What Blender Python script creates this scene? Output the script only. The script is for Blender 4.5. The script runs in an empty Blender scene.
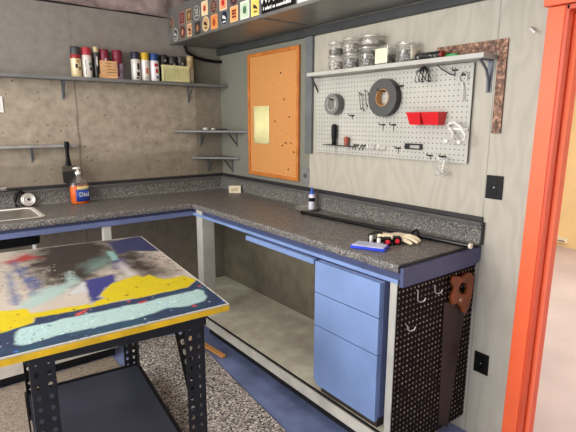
import bpy, bmesh, math, random
import numpy as np
from mathutils import Vector, Matrix

random.seed(7)
rng = np.random.RandomState(11)
SC = bpy.context.scene
C = SC.collection
PI = math.pi

# ------------------------------------------------------------------ materials
def lin(c):
    return tuple((v/255/12.92) if v/255 <= .04045 else ((v/255+.055)/1.055)**2.4 for v in c[:3]) + (1,)

class NT:
    def __init__(s, name):
        s.m = bpy.data.materials.new(name); s.m.use_nodes = True
        s.t = s.m.node_tree; s.n = s.t.nodes; s.b = s.n['Principled BSDF']
        s.tc = s.n.new('ShaderNodeTexCoord')
    def add(s, kind, **kw):
        nd = s.n.new(kind)
        for k, v in kw.items():
            if k.startswith('i_'):
                nd.inputs[k[2:].replace('_', ' ')].default_value = v
            else: setattr(nd, k, v)
        return nd
    def link(s, a, b): s.t.links.new(a, b)
    def mapping(s, scale=(1, 1, 1), rot=(0, 0, 0), coord='Object'):
        mp = s.add('ShaderNodeMapping'); mp.inputs['Scale'].default_value = scale; mp.inputs['Rotation'].default_value = rot
        s.link(s.tc.outputs[coord], mp.inputs['Vector']); return mp.outputs['Vector']
    def noise(s, vec, scale, detail=3, rough=.55):
        nd = s.add('ShaderNodeTexNoise'); s.link(vec, nd.inputs['Vector'])
        nd.inputs['Scale'].default_value = scale; nd.inputs['Detail'].default_value = detail; nd.inputs['Roughness'].default_value = rough
        return nd.outputs['Fac']
    def ramp(s, fac, stops, interp='LINEAR'):
        nd = s.add('ShaderNodeValToRGB'); nd.color_ramp.interpolation = interp
        e = nd.color_ramp.elements
        while len(e) < len(stops): e.new(.5)
        for el, (p, c) in zip(e, stops):
            el.position = p; el.color = c if len(c) == 4 else lin(c)
        s.link(fac, nd.inputs['Fac']); return nd.outputs['Color']
    def math(s, op, a, b=None, c=None):
        nd = s.add('ShaderNodeMath', operation=op)
        for i, v in enumerate((a, b, c)):
            if v is None: continue
            if isinstance(v, (int, float)): nd.inputs[i].default_value = v
            else: s.link(v, nd.inputs[i])
        return nd.outputs[0]
    def mix(s, fac, a, b, blend='MIX'):
        nd = s.add('ShaderNodeMix', data_type='RGBA', blend_type=blend)
        for sock, v in ((nd.inputs[0], fac), (nd.inputs[6], a), (nd.inputs[7], b)):
            if isinstance(v, (int, float)): sock.default_value = v
            elif isinstance(v, tuple): sock.default_value = v if len(v) == 4 else lin(v)
            else: s.link(v, sock)
        return nd.outputs[2]
    def color(s, col): s.link(col, s.b.inputs['Base Color'])
    def bump(s, h, strength=.2, dist=.005):
        nd = s.add('ShaderNodeBump'); nd.inputs['Strength'].default_value = strength; nd.inputs['Distance'].default_value = dist
        s.link(h, nd.inputs['Height']); s.link(nd.outputs[0], s.b.inputs['Normal'])
    def fin(s, rough=.5, metal=0., spec=.5):
        s.b.inputs['Roughness'].default_value = rough; s.b.inputs['Metallic'].default_value = metal
        s.b.inputs['Specular IOR Level'].default_value = spec
        return s.m
    def xyz(s, vec=None):
        nd = s.add('ShaderNodeSeparateXYZ'); s.link(vec or s.tc.outputs['Object'], nd.inputs[0]); return nd.outputs

_mc = {}
def mat(name, rgb, rough=.5, metal=0., var=.12, scale=8., bump=0., spec=.5):
    """painted / plain surface with gentle procedural mottling"""
    key = (name, rgb, rough, metal)
    if key in _mc: return _mc[key]
    t = NT(name); v = t.mapping()
    f = t.noise(v, scale, 4)
    d = tuple(max(0, x*(1-var)) for x in rgb); u = tuple(min(255, x*(1+var)) for x in rgb)
    t.color(t.ramp(f, [(.3, d), (.7, u)]))
    if bump: t.bump(t.noise(v, scale*8, 3), bump, .002)
    _mc[key] = t.fin(rough, metal, spec); return _mc[key]

def dots_mat(name, base, dot, pitch, rad, axis, rough=.55, var=.1, dotvar=None, spec=.4):
    t = NT(name); v = t.mapping()
    sc = t.add('ShaderNodeVectorMath', operation='SCALE'); sc.inputs['Scale'].default_value = 1/pitch
    t.link(v, sc.inputs[0])
    fr = t.add('ShaderNodeVectorMath', operation='FRACTION'); t.link(sc.outputs[0], fr.inputs[0])
    sb = t.add('ShaderNodeVectorMath', operation='SUBTRACT'); sb.inputs[1].default_value = (.5, .5, .5); t.link(fr.outputs[0], sb.inputs[0])
    ml = t.add('ShaderNodeVectorMath', operation='MULTIPLY'); ml.inputs[1].default_value = {'x': (0, 1, 1), 'y': (1, 0, 1), 'z': (1, 1, 0)}[axis]
    t.link(sb.outputs[0], ml.inputs[0])
    ln = t.add('ShaderNodeVectorMath', operation='LENGTH'); t.link(ml.outputs[0], ln.inputs[0])
    fac = t.math('LESS_THAN', ln.outputs['Value'], rad/pitch)
    n = t.noise(v, 5, 3)
    bc = t.ramp(n, [(.3, tuple(x*(1-var) for x in base)), (.7, tuple(min(255, x*(1+var)) for x in base))])
    dc = dot
    if dotvar:
        dc = t.ramp(t.noise(v, 23, 2), [(.38, dotvar), (.62, dot)])
    t.color(t.mix(fac, bc, dc))
    return t.fin(rough, 0, spec)

def speckle_mat(name, stops, scale, rough, tint=None, bump=0):
    t = NT(name); v = t.mapping()
    vo = t.add('ShaderNodeTexVoronoi'); vo.inputs['Scale'].default_value = scale; t.link(v, vo.inputs['Vector'])
    sp = t.add('ShaderNodeSeparateColor'); t.link(vo.outputs['Color'], sp.inputs[0])
    c = t.ramp(sp.outputs[0], stops, 'CONSTANT')
    if tint:
        c = t.mix(t.ramp(t.noise(v, 3, 3), [(.35, (0, 0, 0)), (.7, (255, 255, 255))]), c, t.mix(1., c, tint, 'MULTIPLY'))
    t.color(c)
    if bump: t.bump(sp.outputs[1], bump, .004)
    return t.fin(rough)

def concrete():
    t = NT('poured_concrete'); v = t.mapping(); X = t.xyz()
    n1 = t.noise(v, 2.2, 5, .6); n2 = t.noise(v, 14, 5, .65); n3 = t.noise(t.mapping((.6, 1, 3)), 5, 4)
    low = t.ramp(n2, [(.30, (134, 123, 107)), (.5, (163, 151, 133)), (.70, (184, 172, 153))])
    low = t.mix(t.math('MULTIPLY', n1, .5), low, (150, 142, 125))
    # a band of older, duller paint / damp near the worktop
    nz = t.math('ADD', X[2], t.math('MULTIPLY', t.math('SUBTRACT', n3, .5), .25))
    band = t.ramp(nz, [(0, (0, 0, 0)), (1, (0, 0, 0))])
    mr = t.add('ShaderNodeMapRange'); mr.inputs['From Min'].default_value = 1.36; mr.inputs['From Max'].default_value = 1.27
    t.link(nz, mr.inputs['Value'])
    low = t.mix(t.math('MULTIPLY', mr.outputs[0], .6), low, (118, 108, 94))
    # smoother grey upper pour above the long shelf
    up = t.ramp(n2, [(.3, (128, 123, 114)), (.7, (146, 141, 132))])
    mu = t.add('ShaderNodeMapRange'); mu.inputs['From Min'].default_value = 1.845; mu.inputs['From Max'].default_value = 1.86
    t.link(X[2], mu.inputs['Value'])
    col = t.mix(mu.outputs[0], low, up)
    # greyer strip in the corner
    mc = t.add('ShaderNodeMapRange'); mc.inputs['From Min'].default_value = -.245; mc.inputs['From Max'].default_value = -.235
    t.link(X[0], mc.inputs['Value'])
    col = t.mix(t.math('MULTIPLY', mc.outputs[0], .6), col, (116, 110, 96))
    # pour joint
    wob = t.math('MULTIPLY', t.math('SUBTRACT', t.noise(v, 9, 3), .5), .03)
    d = t.math('ABSOLUTE', t.math('ADD', t.math('SUBTRACT', X[0], -1.16), wob))
    col = t.mix(t.math('MULTIPLY', t.math('LESS_THAN', d, .006), t.math('SUBTRACT', .5, t.math('MULTIPLY', mu.outputs[0], .35))), col, (88, 80, 68))
    # air holes
    vo = t.add('ShaderNodeTexVoronoi'); vo.inputs['Scale'].default_value = 26; t.link(v, vo.inputs['Vector'])
    sp = t.add('ShaderNodeSeparateColor'); t.link(vo.outputs['Color'], sp.inputs[0])
    hole = t.math('MULTIPLY', t.math('LESS_THAN', vo.outputs['Distance'], .17), t.math('GREATER_THAN', sp.outputs[0], .72))
    hole = t.math('MULTIPLY', hole, t.math('SUBTRACT', 1, mu.outputs[0]))
    col = t.mix(t.math('MULTIPLY', hole, .7), col, (84, 72, 58))
    # cooler below the worktop
    t.color(col); t.bump(n2, .35, .006)
    return t.fin(.9, 0, .2)

def plywood():
    t = NT('grey_painted_plywood'); X = t.xyz()
    v = t.mapping((1, 1, .32)); n = t.noise(v, 3.2, 3, .5)
    w = t.math('FRACT', t.math('MULTIPLY', n, 13))
    ring = t.math('ABSOLUTE', t.math('SUBTRACT', w, .5))
    fine = t.noise(t.mapping((1, 14, .8)), 14, 3)
    c = t.ramp(ring, [(.0, (178, 172, 156)), (.5, (190, 184, 168))])
    c = t.mix(t.math('MULTIPLY', fine, .3), c, (166, 161, 147))
    blot = t.noise(t.mapping(), 2.6, 4)
    c = t.mix(t.ramp(blot, [(.5, (0, 0, 0)), (.62, (80, 80, 80))]), c, (164, 160, 146))
    # bluer grey sheet next to the corner
    mr = t.add('ShaderNodeMapRange'); mr.inputs['From Min'].default_value = -1.17; mr.inputs['From Max'].default_value = -1.16
    t.link(X[1], mr.inputs['Value'])
    c2 = t.mix(t.math('MULTIPLY', fine, .3), (128, 128, 115), (116, 117, 106))
    c = t.mix(mr.outputs[0], c, c2)
    d = t.math('ABSOLUTE', t.math('SUBTRACT', X[1], -2.435))
    c = t.mix(t.math('MULTIPLY', t.math('LESS_THAN', d, .003), .45), c, (105, 104, 98))
    t.color(c); t.bump(ring, .04, .002)
    return t.fin(.6, 0, .35)

M = {}
M['concrete'] = concrete(); M['ply'] = plywood()
M['floor'] = mat('blue_floor_paint', (130, 144, 186), .45, var=.12, scale=5)
M['ceiling'] = mat('dusty_ceiling_board', (165, 148, 144), .9, var=.2, scale=6)
M['sill'] = mat('dusty_sill_board', (158, 140, 135), .9, var=.25, scale=9)
M['room_floor'] = mat('pale_pink_floor', (190, 182, 188), .5, var=.05, scale=2)
M['room_wall'] = mat('warm_cream_wall', (236, 205, 150), .8, var=.03, scale=2)
M['orange'] = mat('orange_gloss_paint', (252, 106, 58), .45, var=.03, scale=5)
M['orange_dark'] = mat('red_orange_gloss_paint', (214, 78, 40), .45, var=.04, scale=5)
M['trim_grey'] = mat('dark_grey_trim_paint', (104, 107, 108), .6, var=.08)
M['shelf_grey'] = mat('grey_shelf_paint', (112, 112, 110), .5, var=.08)
M['bracket'] = mat('grey_bracket_metal', (108, 112, 118), .45, .5, var=.08)
M['laminate'] = speckle_mat('speckled_grey_laminate', [(0, (68, 67, 66)), (.25, (92, 90, 87)), (.5, (112, 109, 104)), (.75, (134, 130, 123)), (.92, (172, 166, 157))], 230, .45)
M['lam_lip'] = mat('smooth_grey_lip', (92, 92, 90), .35, var=.08)
M['strip_dark'] = mat('dark_wall_strip', (42, 42, 43), .5, var=.1)
M['black_edge'] = mat('black_edge', (24, 23, 23), .4, var=.1)
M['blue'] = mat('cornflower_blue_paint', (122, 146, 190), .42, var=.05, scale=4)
M['blue_side'] = mat('shaded_side_blue', (96, 106, 142), .5, var=.06, scale=4)  # darker copy of the blue, side shade put into the colour
M['post_paint'] = mat('pale_grey_post_paint', (176, 174, 164), .55, var=.06)
M['shelf_floor'] = mat('worn_grey_shelf_board', (240, 231, 206), .6, var=.10, scale=7)
M['kick'] = mat('grey_kick_board', (196, 191, 178), .6, var=.08)
M['toe'] = mat('black_toe_board', (14, 14, 16), .7, var=.1)
M['end_peg'] = dots_mat('dark_brown_perforated_board', (17, 11, 10), (188, 172, 150), .0254, .0046, 'y', .6, .25, dotvar=(96, 74, 60), spec=.08)
M['pegboard'] = dots_mat('grey_perforated_hardboard', (186, 184, 173), (92, 90, 84), .0254, .0036, 'x', .55, .04)
M['peg_edge'] = mat('pegboard_edge', (78, 74, 68), .6)
M['steel'] = mat('brushed_stainless', (206, 202, 194), .36, .5, var=.08, scale=30)
M['chrome'] = mat('chrome', (210, 210, 210), .15, 1., var=.03)
M['dark_steel'] = mat('dark_steel', (52, 52, 54), .35, .7, var=.1)
M['wire'] = mat('dull_wire', (88, 86, 82), .4, .7, var=.1)
M['black'] = mat('black_plastic', (10, 10, 10), .45, var=.15, spec=.25)
M['black_steel'] = mat('black_painted_steel', (15, 15, 15), .5, .0, var=.25, scale=30)
M['navy_shelf'] = mat('dark_slate_shelf', (52, 54, 66), .45, var=.12, scale=3)
M['white'] = mat('white_plastic', (232, 230, 224), .4, var=.03)
M['cream'] = mat('cream', (232, 222, 196), .7, var=.06)
M['oak'] = mat('orange_pine_frame', (196, 118, 52), .45, var=.1, scale=14)
M['cork'] = None
t = NT('cork'); v = t.mapping(); f = t.noise(v, 90, 4, .7); g = t.noise(v, 4, 3)
cc = t.ramp(f, [(.3, (190, 128, 70)), (.7, (222, 160, 98))]); t.color(t.mix(t.math('MULTIPLY', g, .25), cc, (204, 142, 82))); t.bump(f, .2, .002)
M['cork'] = t.fin(.85, 0, .2)
M['duct'] = mat('galvanised_sheet', (128, 126, 120), .36, .45, var=.12, scale=2.5)
M['duct_seam'] = mat('galvanised_seam', (128, 128, 124), .4, .5, var=.1)
M['yellow'] = mat('yellow_edge_paint', (226, 182, 24), .45, var=.1, scale=12)
M['paper'] = mat('yellow_green_paper', (248, 238, 172), .8, var=.04)
M['copper'] = None
t = NT('hammered_copper'); v = t.mapping(); f = t.noise(v, 55, 3, .6)
t.color(t.ramp(f, [(.35, (70, 48, 36)), (.55, (122, 88, 68)), (.74, (196, 152, 122))])); t.bump(f, .6, .006); M['copper'] = t.fin(.4, .35)
M['rust'] = mat('brown_saw_steel', (44, 28, 22), .5, .1, var=.25, scale=12)
M['saw_wood'] = mat('varnished_orange_wood', (128, 64, 24), .35, var=.2, scale=18)
M['red'] = mat('red_plastic', (214, 28, 36), .4, var=.05)
M['tape_silver'] = mat('silver_tape', (128, 128, 124), .45, .2, var=.05)
M['tape_grey'] = mat('charcoal_tape', (78, 78, 76), .5, var=.08)
M['card'] = mat('cardboard_core', (190, 140, 86), .8, var=.08)
M['mat_floor'] = speckle_mat('black_and_white_granules', [(0, (62, 58, 55)), (.18, (140, 132, 124)), (.42, (184, 175, 164)), (.68, (222, 213, 200)), (.88, (252, 246, 234))], 120, .9, bump=.4)
M['mat_brown'] = speckle_mat('brown_pile', [(0, (128, 116, 102)), (.35, (148, 134, 118)), (.7, (170, 155, 138))], 160, .95, bump=.3)
M['stick'] = mat('stained_pine', (226, 162, 92), .6, var=.1, scale=20)
M['screws'] = speckle_mat('mixed_hardware', [(0, (28, 26, 26)), (.4, (78, 72, 66)), (.7, (140, 130, 118)), (.9, (196, 190, 178))], 130, .5, bump=.6)
M['beads'] = speckle_mat('pale_hardware', [(0, (120, 112, 100)), (.4, (176, 168, 152)), (.75, (216, 208, 192))], 110, .6, bump=.5)

def glassy(name, tint=(255, 255, 255), alpha=.16, rough=.05):
    t = NT(name); t.n.remove(t.b)
    out = [n for n in t.n if n.type == 'OUTPUT_MATERIAL'][0]
    tr = t.add('ShaderNodeBsdfTransparent'); tr.inputs[0].default_value = lin(tint)
    gl = t.add('ShaderNodeBsdfGlossy'); gl.inputs['Roughness'].default_value = rough; gl.inputs[0].default_value = (1, 1, 1, 1)
    df = t.add('ShaderNodeBsdfDiffuse'); df.inputs[0].default_value = lin((225, 222, 212))
    m0 = t.add('ShaderNodeMixShader'); m0.inputs[0].default_value = alpha*.8
    t.link(tr.outputs[0], m0.inputs[1]); t.link(df.outputs[0], m0.inputs[2])
    lw = t.add('ShaderNodeLayerWeight'); lw.inputs['Blend'].default_value = .35
    n = t.noise(t.mapping(), 6, 2)
    f = t.math('ADD', t.math('MULTIPLY', lw.outputs['Facing'], .30), t.math('MULTIPLY', n, .04))
    mx = t.add('ShaderNodeMixShader'); t.link(f, mx.inputs[0]); t.link(m0.outputs[0], mx.inputs[1]); t.link(gl.outputs[0], mx.inputs[2])
    t.link(mx.outputs[0], out.inputs['Surface']); return t.m
M['glass'] = glassy('clear_jar_plastic')
M['clear'] = glassy('clear_cup_plastic', alpha=.07)
M['orange_liquid'] = mat('orange_liquid', (214, 96, 22), .2, var=.08)

# ------------------------------------------------------------------ geometry
class MB:
    def __init__(s): s.b = bmesh.new(); s.i = 0
    def _faces(s, fs, smooth=False):
        for f in fs:
            f.material_index = s.i; f.smooth = smooth
    def face(s, pts):
        f = s.b.faces.new([s.b.verts.new(p) for p in pts]); s._faces([f]); return f
    def box(s, x0, x1, y0, y1, z0, z1, M_=None):
        x0, x1 = sorted((x0, x1)); y0, y1 = sorted((y0, y1)); z0, z1 = sorted((z0, z1))
        p = [Vector((x, y, z)) for x in (x0, x1) for y in (y0, y1) for z in (z0, z1)]
        if M_: p = [M_ @ q for q in p]
        v = [s.b.verts.new(q) for q in p]
        s._faces([s.b.faces.new([v[i] for i in f]) for f in ((0, 1, 3, 2), (4, 6, 7, 5), (0, 4, 5, 1), (2, 3, 7, 6), (0, 2, 6, 4), (1, 5, 7, 3))])
        return s
    def prism(s, pts, axis, a0, a1):
        def P(q, a):
            return {'x': (a, q[0], q[1]), 'y': (q[0], a, q[1]), 'z': (q[0], q[1], a)}[axis]
        A = [s.b.verts.new(P(q, a0)) for q in pts]; B = [s.b.verts.new(P(q, a1)) for q in pts]
        n = len(pts)
        fs = [s.b.faces.new(A), s.b.faces.new(B[::-1])] + [s.b.faces.new((A[i], B[i], B[(i+1) % n], A[(i+1) % n])) for i in range(n)]
        s._faces(fs); return s
    def rings(s, R, cap=True, smooth=True, closed=True):
        V = [[s.b.verts.new(p) for p in r] for r in R]; n = len(V[0]); fs = []
        for a, b in zip(V, V[1:]):
            for i in range(n if closed else n-1):
                fs.append(s.b.faces.new((a[i], a[(i+1) % n], b[(i+1) % n], b[i])))
        s._faces(fs, smooth)
        if cap:
            s._faces([s.b.faces.new(V[0][::-1]), s.b.faces.new(V[-1])])
        return s
    def lathe(s, prof, c=(0, 0, 0), axis='z', seg=24, sx=1, sy=1, cap=True, M_=None):
        R = []
        for r, h in prof:
            ring = []
            for k in range(seg):
                a = 2*PI*k/seg; u, w = max(r, 1e-4)*math.cos(a)*sx, max(r, 1e-4)*math.sin(a)*sy
                q = {'z': (u, w, h), 'x': (h, u, w), 'y': (u, h, w)}[axis]
                q = Vector(q)
                if M_: q = M_ @ q
                ring.append(q + Vector(c))
            R.append(ring)
        return s.rings(R, cap)
    def tube(s, pts, r, seg=10, r2=None):
        pts = [Vector(p) for p in pts]; R = []; n = len(pts)
        up = Vector((0, 0, 1))
        for i, p in enumerate(pts):
            d = (pts[min(i+1, n-1)] - pts[max(i-1, 0)]).normalized()
            a = d.cross(up)
            if a.length < .05: a = d.cross(Vector((1, 0, 0)))
            a.normalize(); b = d.cross(a)
            rr = r if r2 is None else r + (r2-r)*i/(n-1)
            R.append([p + rr*(math.cos(2*PI*k/seg)*a + math.sin(2*PI*k/seg)*b) for k in range(seg)])
        return s.rings(R)
    def ball(s, c, r, seg=14, sc=(1, 1, 1)):
        return s.lathe([(r*math.sin(PI*k/8), -r*math.cos(PI*k/8)*sc[2]) for k in range(9)], c, 'z', seg, sc[0], sc[1])
    def washer(s, c, axis, r0, r1, h0, h1, seg=32):
        """ring solid between radii r0<r1 and heights"""
        P = [(r1, h0), (r1, h1), (r0, h1), (r0, h0), (r1, h0)]
        return s.lathe(P, c, axis, seg, cap=False)
    def loops_plate(s, outer, inner, axis, a0, a1):
        def P(q, a): return {'x': (a, q[0], q[1]), 'y': (q[0], a, q[1]), 'z': (q[0], q[1], a)}[axis]
        allf = []
        vs = {}
        for a in (a0, a1):
            E = []
            for name, L in (('o', outer), ('i', inner)):
                V = [s.b.verts.new(P(q, a)) for q in L]; vs[name, a] = V
                E += [s.b.edges.new((V[i], V[(i+1) % len(V)])) for i in range(len(V))]
            r = bmesh.ops.triangle_fill(s.b, use_beauty=True, edges=E)
            allf += [g for g in r['geom'] if isinstance(g, bmesh.types.BMFace)]
        for name in 'oi':
            A, B = vs[name, a0], vs[name, a1]; n = len(A)
            allf += [s.b.faces.new((A[i], A[(i+1) % n], B[(i+1) % n], B[i])) for i in range(n)]
        s._faces(allf); return s
    def perf(s, o, u, v, w, h, cols, rows, rad):
        """sheet of w x h with a grid of real round holes"""
        o, u, v = Vector(o), Vector(u), Vector(v); cw, ch = w/cols, h/rows
        for i in range(cols):
            for j in range(rows):
                cx, cy = (i+.5)*cw, (j+.5)*ch; O = []; I = []
                for k in range(8):
                    a = PI/4*k; ca, sa = math.cos(a), math.sin(a); m = max(abs(ca), abs(sa))
                    O.append(o + u*(cx+ca/m*cw/2) + v*(cy+sa/m*ch/2)); I.append(o + u*(cx+ca*rad*.8) + v*(cy+sa*rad*1.15))
                OV = [s.b.verts.new(p) for p in O]; IV = [s.b.verts.new(p) for p in I]
                s._faces([s.b.faces.new((OV[k], OV[(k+1) % 8], IV[(k+1) % 8], IV[k])) for k in range(8)])
        return s

def obj(name, mb, mats, parent=None, loc=None, bevel=0, solid=0, keep=False):
    """link mb (built in world coordinates) as one mesh; origin at loc / the parent / the base of the mesh"""
    bm = mb.b
    bmesh.ops.remove_doubles(bm, verts=bm.verts, dist=1e-6)
    bmesh.ops.recalc_face_normals(bm, faces=bm.faces)
    if parent is not None:
        o3 = Vector(parent['_o'])
    elif keep: o3 = Vector((0, 0, 0))
    elif loc is not None: o3 = Vector(loc)
    else:
        xs = [v.co for v in bm.verts]
        o3 = Vector(((min(v.x for v in xs)+max(v.x for v in xs))/2, (min(v.y for v in xs)+max(v.y for v in xs))/2, min(v.z for v in xs)))
    bmesh.ops.translate(bm, verts=bm.verts, vec=-o3)
    me = bpy.data.meshes.new(name); bm.to_mesh(me); bm.free()
    for m in (mats if isinstance(mats, (list, tuple)) else [mats]): me.materials.append(m)
    fl = [p.use_smooth for p in me.polygons]
    if any(fl):
        me.set_sharp_from_angle(angle=math.radians(42))
        me.polygons.foreach_set('use_smooth', fl)
    o = bpy.data.objects.new(name, me); C.objects.link(o)
    if parent is not None:
        o.parent = parent
        if '_root' in parent: pass
        o['_o'] = tuple(o3)
    else:
        o.location = o3; o['_o'] = tuple(o3)
    if solid:
        md = o.modifiers.new('Solidify', 'SOLIDIFY'); md.thickness = solid; md.offset = 0
    if bevel:
        md = o.modifiers.new('Bevel', 'BEVEL'); md.width = bevel; md.segments = 2; md.limit_method = 'ANGLE'; md.angle_limit = math.radians(50)
    return o

def tag(o, label, cat, group=None, kind=None):
    o['label'] = label; o['category'] = cat
    if group: o['group'] = group
    if kind: o['kind'] = kind
    return o

def thing(name, label, cat, loc, group=None):
    o = bpy.data.objects.new(name, None); C.objects.link(o); o.location = loc; o.empty_display_size = .05
    o['_o'] = tuple(loc)
    return tag(o, label, cat, group)

def struct(name, mb, m, bevel=0):
    o = obj(name, mb, m, keep=True, bevel=bevel); o['kind'] = 'structure'; return o

def bx(*a, M_=None): return MB().box(*a, M_=M_)

def text_obj(name, body, m, parent, origin, xdir, ydir, height, ext=.0004):
    cu = bpy.data.curves.new(name, 'FONT'); cu.body = body; cu.size = 1; cu.extrude = 0; cu.align_x = 'CENTER'; cu.align_y = 'CENTER'; cu.resolution_u = 3
    tmp = bpy.data.objects.new(name+'_tmp', cu); C.objects.link(tmp)
    bpy.context.view_layer.update()
    me = bpy.data.meshes.new_from_object(tmp.evaluated_get(bpy.context.evaluated_depsgraph_get()))
    bpy.data.objects.remove(tmp)
    X = Vector(xdir).normalized(); Y = Vector(ydir).normalized()
    po = Vector(parent['_o']) if parent is not None else Vector((0, 0, 0))
    for v in me.vertices:
        v.co = Vector(origin) + X*(v.co.x*height) + Y*(v.co.y*height) - po
    me.name = name; me.materials.clear(); me.materials.append(m)
    o = bpy.data.objects.new(name, me); C.objects.link(o); o.parent = parent; o['_o'] = tuple(po)
    return o

# ------------------------------------------------------------------ the room
W_T = .12
struct('floor', bx(-3.4, .0, -4.6, 0, -.05, 0), M['floor'])
struct('wall_back', bx(-3.4, W_T, 0, .15, -.05, 2.335), M['concrete'])
mb = MB(); mb.box(0, W_T, -2.705, 0, 0, 2.5); mb.box(0, W_T, -3.53, -2.705, 2.02, 2.5); mb.box(0, W_T, -4.6, -3.53, 0, 2.5)
struct('wall_right', mb, M['ply'])
struct('wall_front_light_block', bx(-3.4, W_T, -4.7, -4.6, 0, 2.5), mat('pale_wall_paint', (170, 166, 156), .8))  # unseen wall, added to block light coming from the open front
struct('ceiling', bx(-3.4, W_T, -4.6, .15, 2.5, 2.55), M['ceiling'])
struct('trim_1', bx(-3.4, 0, .06, .15, 2.335, 2.5), M['sill'])
# dark batten between the two wall sheets, ledger under the duct
struct('trim_2', bx(-.022, 0, -1.203, -1.137, 1.36, 2.10), M['trim_grey'], .003)
struct('trim_3', bx(-.035, 0, -2.6, -.001, 2.10, 2.145), mat('dark_ledger_paint', (60, 62, 62), .6, var=.08), .003)
struct('trim_4', bx(-.013, 0, -2.44, -.013, 1.108, 1.13), M['strip_dark'], .002)
struct('trim_5', bx(-3.0, 0, -.013, 0, 1.108, 1.13), M['strip_dark'], .002)

# door frame
dr = bpy.data.objects.new('door_1', None); C.objects.link(dr); dr['kind'] = 'structure'; dr.location = (0, -2.705+.016, 0); dr.rotation_euler = (.008, 0, 0); dr['_o'] = (0, -2.705, 0)
obj('casing', bx(-.022, 0, -2.716, -2.648, 0, 2.018), M['orange'], dr, bevel=.004)
obj('casing', bx(-.022, 0, -3.62, -3.53, 0, 2.018), M['orange'], dr, bevel=.004)
obj('head_casing', bx(-.026, 0, -3.64, -2.630, 2.022, 2.11), M['orange'], dr, bevel=.004)
obj('jamb', bx(-.018, W_T+.01, -2.730, -2.714, 0, 2.018), M['orange_dark'], dr, bevel=.002)
obj('jamb', bx(-.018, W_T+.01, -3.53, -3.512, 0, 2.018), M['orange_dark'], dr, bevel=.002)
obj('head_jamb', bx(-.018, W_T+.01, -3.512, -2.718, 2.0, 2.018), M['orange_dark'], dr, bevel=.002)
obj('door_stop', bx(.025, .06, -2.741, -2.7305, 0, 2.0), M['orange'], dr, bevel=.003)
obj('door_stop', bx(.025, .06, -3.512, -3.500, 0, 2.0), M['orange'], dr, bevel=.003)
obj('head_stop', bx(.025, .06, -3.500, -2.730, 1.985, 2.0), M['orange'], dr, bevel=.003)

# next room seen through the doorway
struct('floor', bx(0, 4.35, -6, 1.5, -.05, 0), M['room_floor'])
struct('wall_far', bx(4.33, 4.43, -6, 1.5, 0, 2.5), M['room_wall'])
struct('wall_side', bx(W_T, 4.43, 1.4, 1.5, 0, 2.5), M['room_wall'])
struct('ceiling', bx(W_T, 4.43, -6, 1.5, 2.5, 2.55), M['room_wall'])
t_ = thing('wall_outlet', 'small cream outlet box low on the far wall of the next room', 'outlet', (4.33, -1.09, .06))
obj('plate', bx(4.29, 4.33, -1.15, -1.03, .06, .13), M['cream'], t_, bevel=.003)
obj('socket', bx(4.287, 4.29, -1.13, -1.05, .075, .088), mat('brown_socket', (120, 88, 54), .5), t_)

# ------------------------------------------------------------------ counter
ZC = 1.0; FX = -.5875; EY = -2.423; LX = -3.0
ct = thing('countertop', 'long L-shaped speckled grey laminate worktop running round the corner', 'countertop', (-.3, -.3, .962))
mb = MB()
in_ = -.5655
SX0, SX1, SY0, SY1 = -1.98, -1.525, -.50, -.115
for a in ((LX, SX0, in_, -.001), (SX1, 0-.001, in_, -.001), (SX0, SX1, in_, SY0), (SX0, SX1, SY1, -.001), (in_, -.001, EY, in_)):
    mb.box(a[0], a[1], a[2], a[3], .962, ZC)
prof = [(-.022, ZC), (-.010, ZC), (-.004, .9985), (0, .994), (.001, .985), (.001, .969), (-.002, .963), (-.006, .962), (-.022, .962)]
R = [[(LX, FX-d, z) for d, z in prof], [(FX-d, FX-d, z) for d, z in prof], [(FX-d, EY, z) for d, z in prof]]
mb.rings(R, cap=True)
obj('worktop', mb, M['laminate'], ct)
# coved backsplash, swept along both walls
bp = [(.001, ZC), (.048, ZC), (.040, 1.002), (.031, 1.007), (.026, 1.016), (.024, 1.03), (.022, 1.088), (.027, 1.094), (.028, 1.101), (.024, 1.106), (.001, 1.106)]
mb = MB(); mb.rings([[(LX, -d, z) for d, z in bp], [(-d, -d, z) for d, z in bp], [(-d, EY-.022, z) for d, z in bp]])
obj('backsplash', mb, M['laminate'], ct)
mb = MB(); lp = [(.0285, 1.088), (.0295, 1.094), (.0305, 1.101), (.025, 1.1075), (.012, 1.1075), (.02, 1.088)]
mb.rings([[(LX, -d, z) for d, z in lp], [(-d, -d, z) for d, z in lp], [(-d, EY-.023, z) for d, z in lp]])
obj('backsplash_lip', mb, M['lam_lip'], ct)
mb = MB(); mb.prism([(-d, z) for d, z in bp] , 'y', EY-.028, EY-.0231)
obj('end_cap', mb, M['black_edge'], ct)
obj('end_edge', bx(FX+.002, -.002, EY-.004, EY-.0002, .988, .9985), M['black_edge'], ct)

# base cabinet, right run
bc = thing('base_cabinet', 'open blue and grey base cabinet under the right-hand worktop', 'cabinet', (-.3, -1.5, 0))
obj('apron', bx(-.566, -.550, EY+.004, -.566, .930, .961), mat('overhang_shade_blue', (62, 70, 104), .6, var=.06), bc)  # dark blue carries the worktop overhang's shadow in its colour
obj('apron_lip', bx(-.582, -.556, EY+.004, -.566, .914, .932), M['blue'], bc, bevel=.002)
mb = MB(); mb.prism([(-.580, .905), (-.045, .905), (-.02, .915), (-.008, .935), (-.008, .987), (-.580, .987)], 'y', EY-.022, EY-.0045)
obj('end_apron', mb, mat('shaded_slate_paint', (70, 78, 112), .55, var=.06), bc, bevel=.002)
obj('end_post', bx(-.575, -.53, -2.4115, -2.374, .012, .916), M['post_paint'], bc, bevel=.003)
obj('corner_post', bx(-.576, -.480, -.70, -.615, .205, .961), M['post_paint'], bc, bevel=.003)
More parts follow.
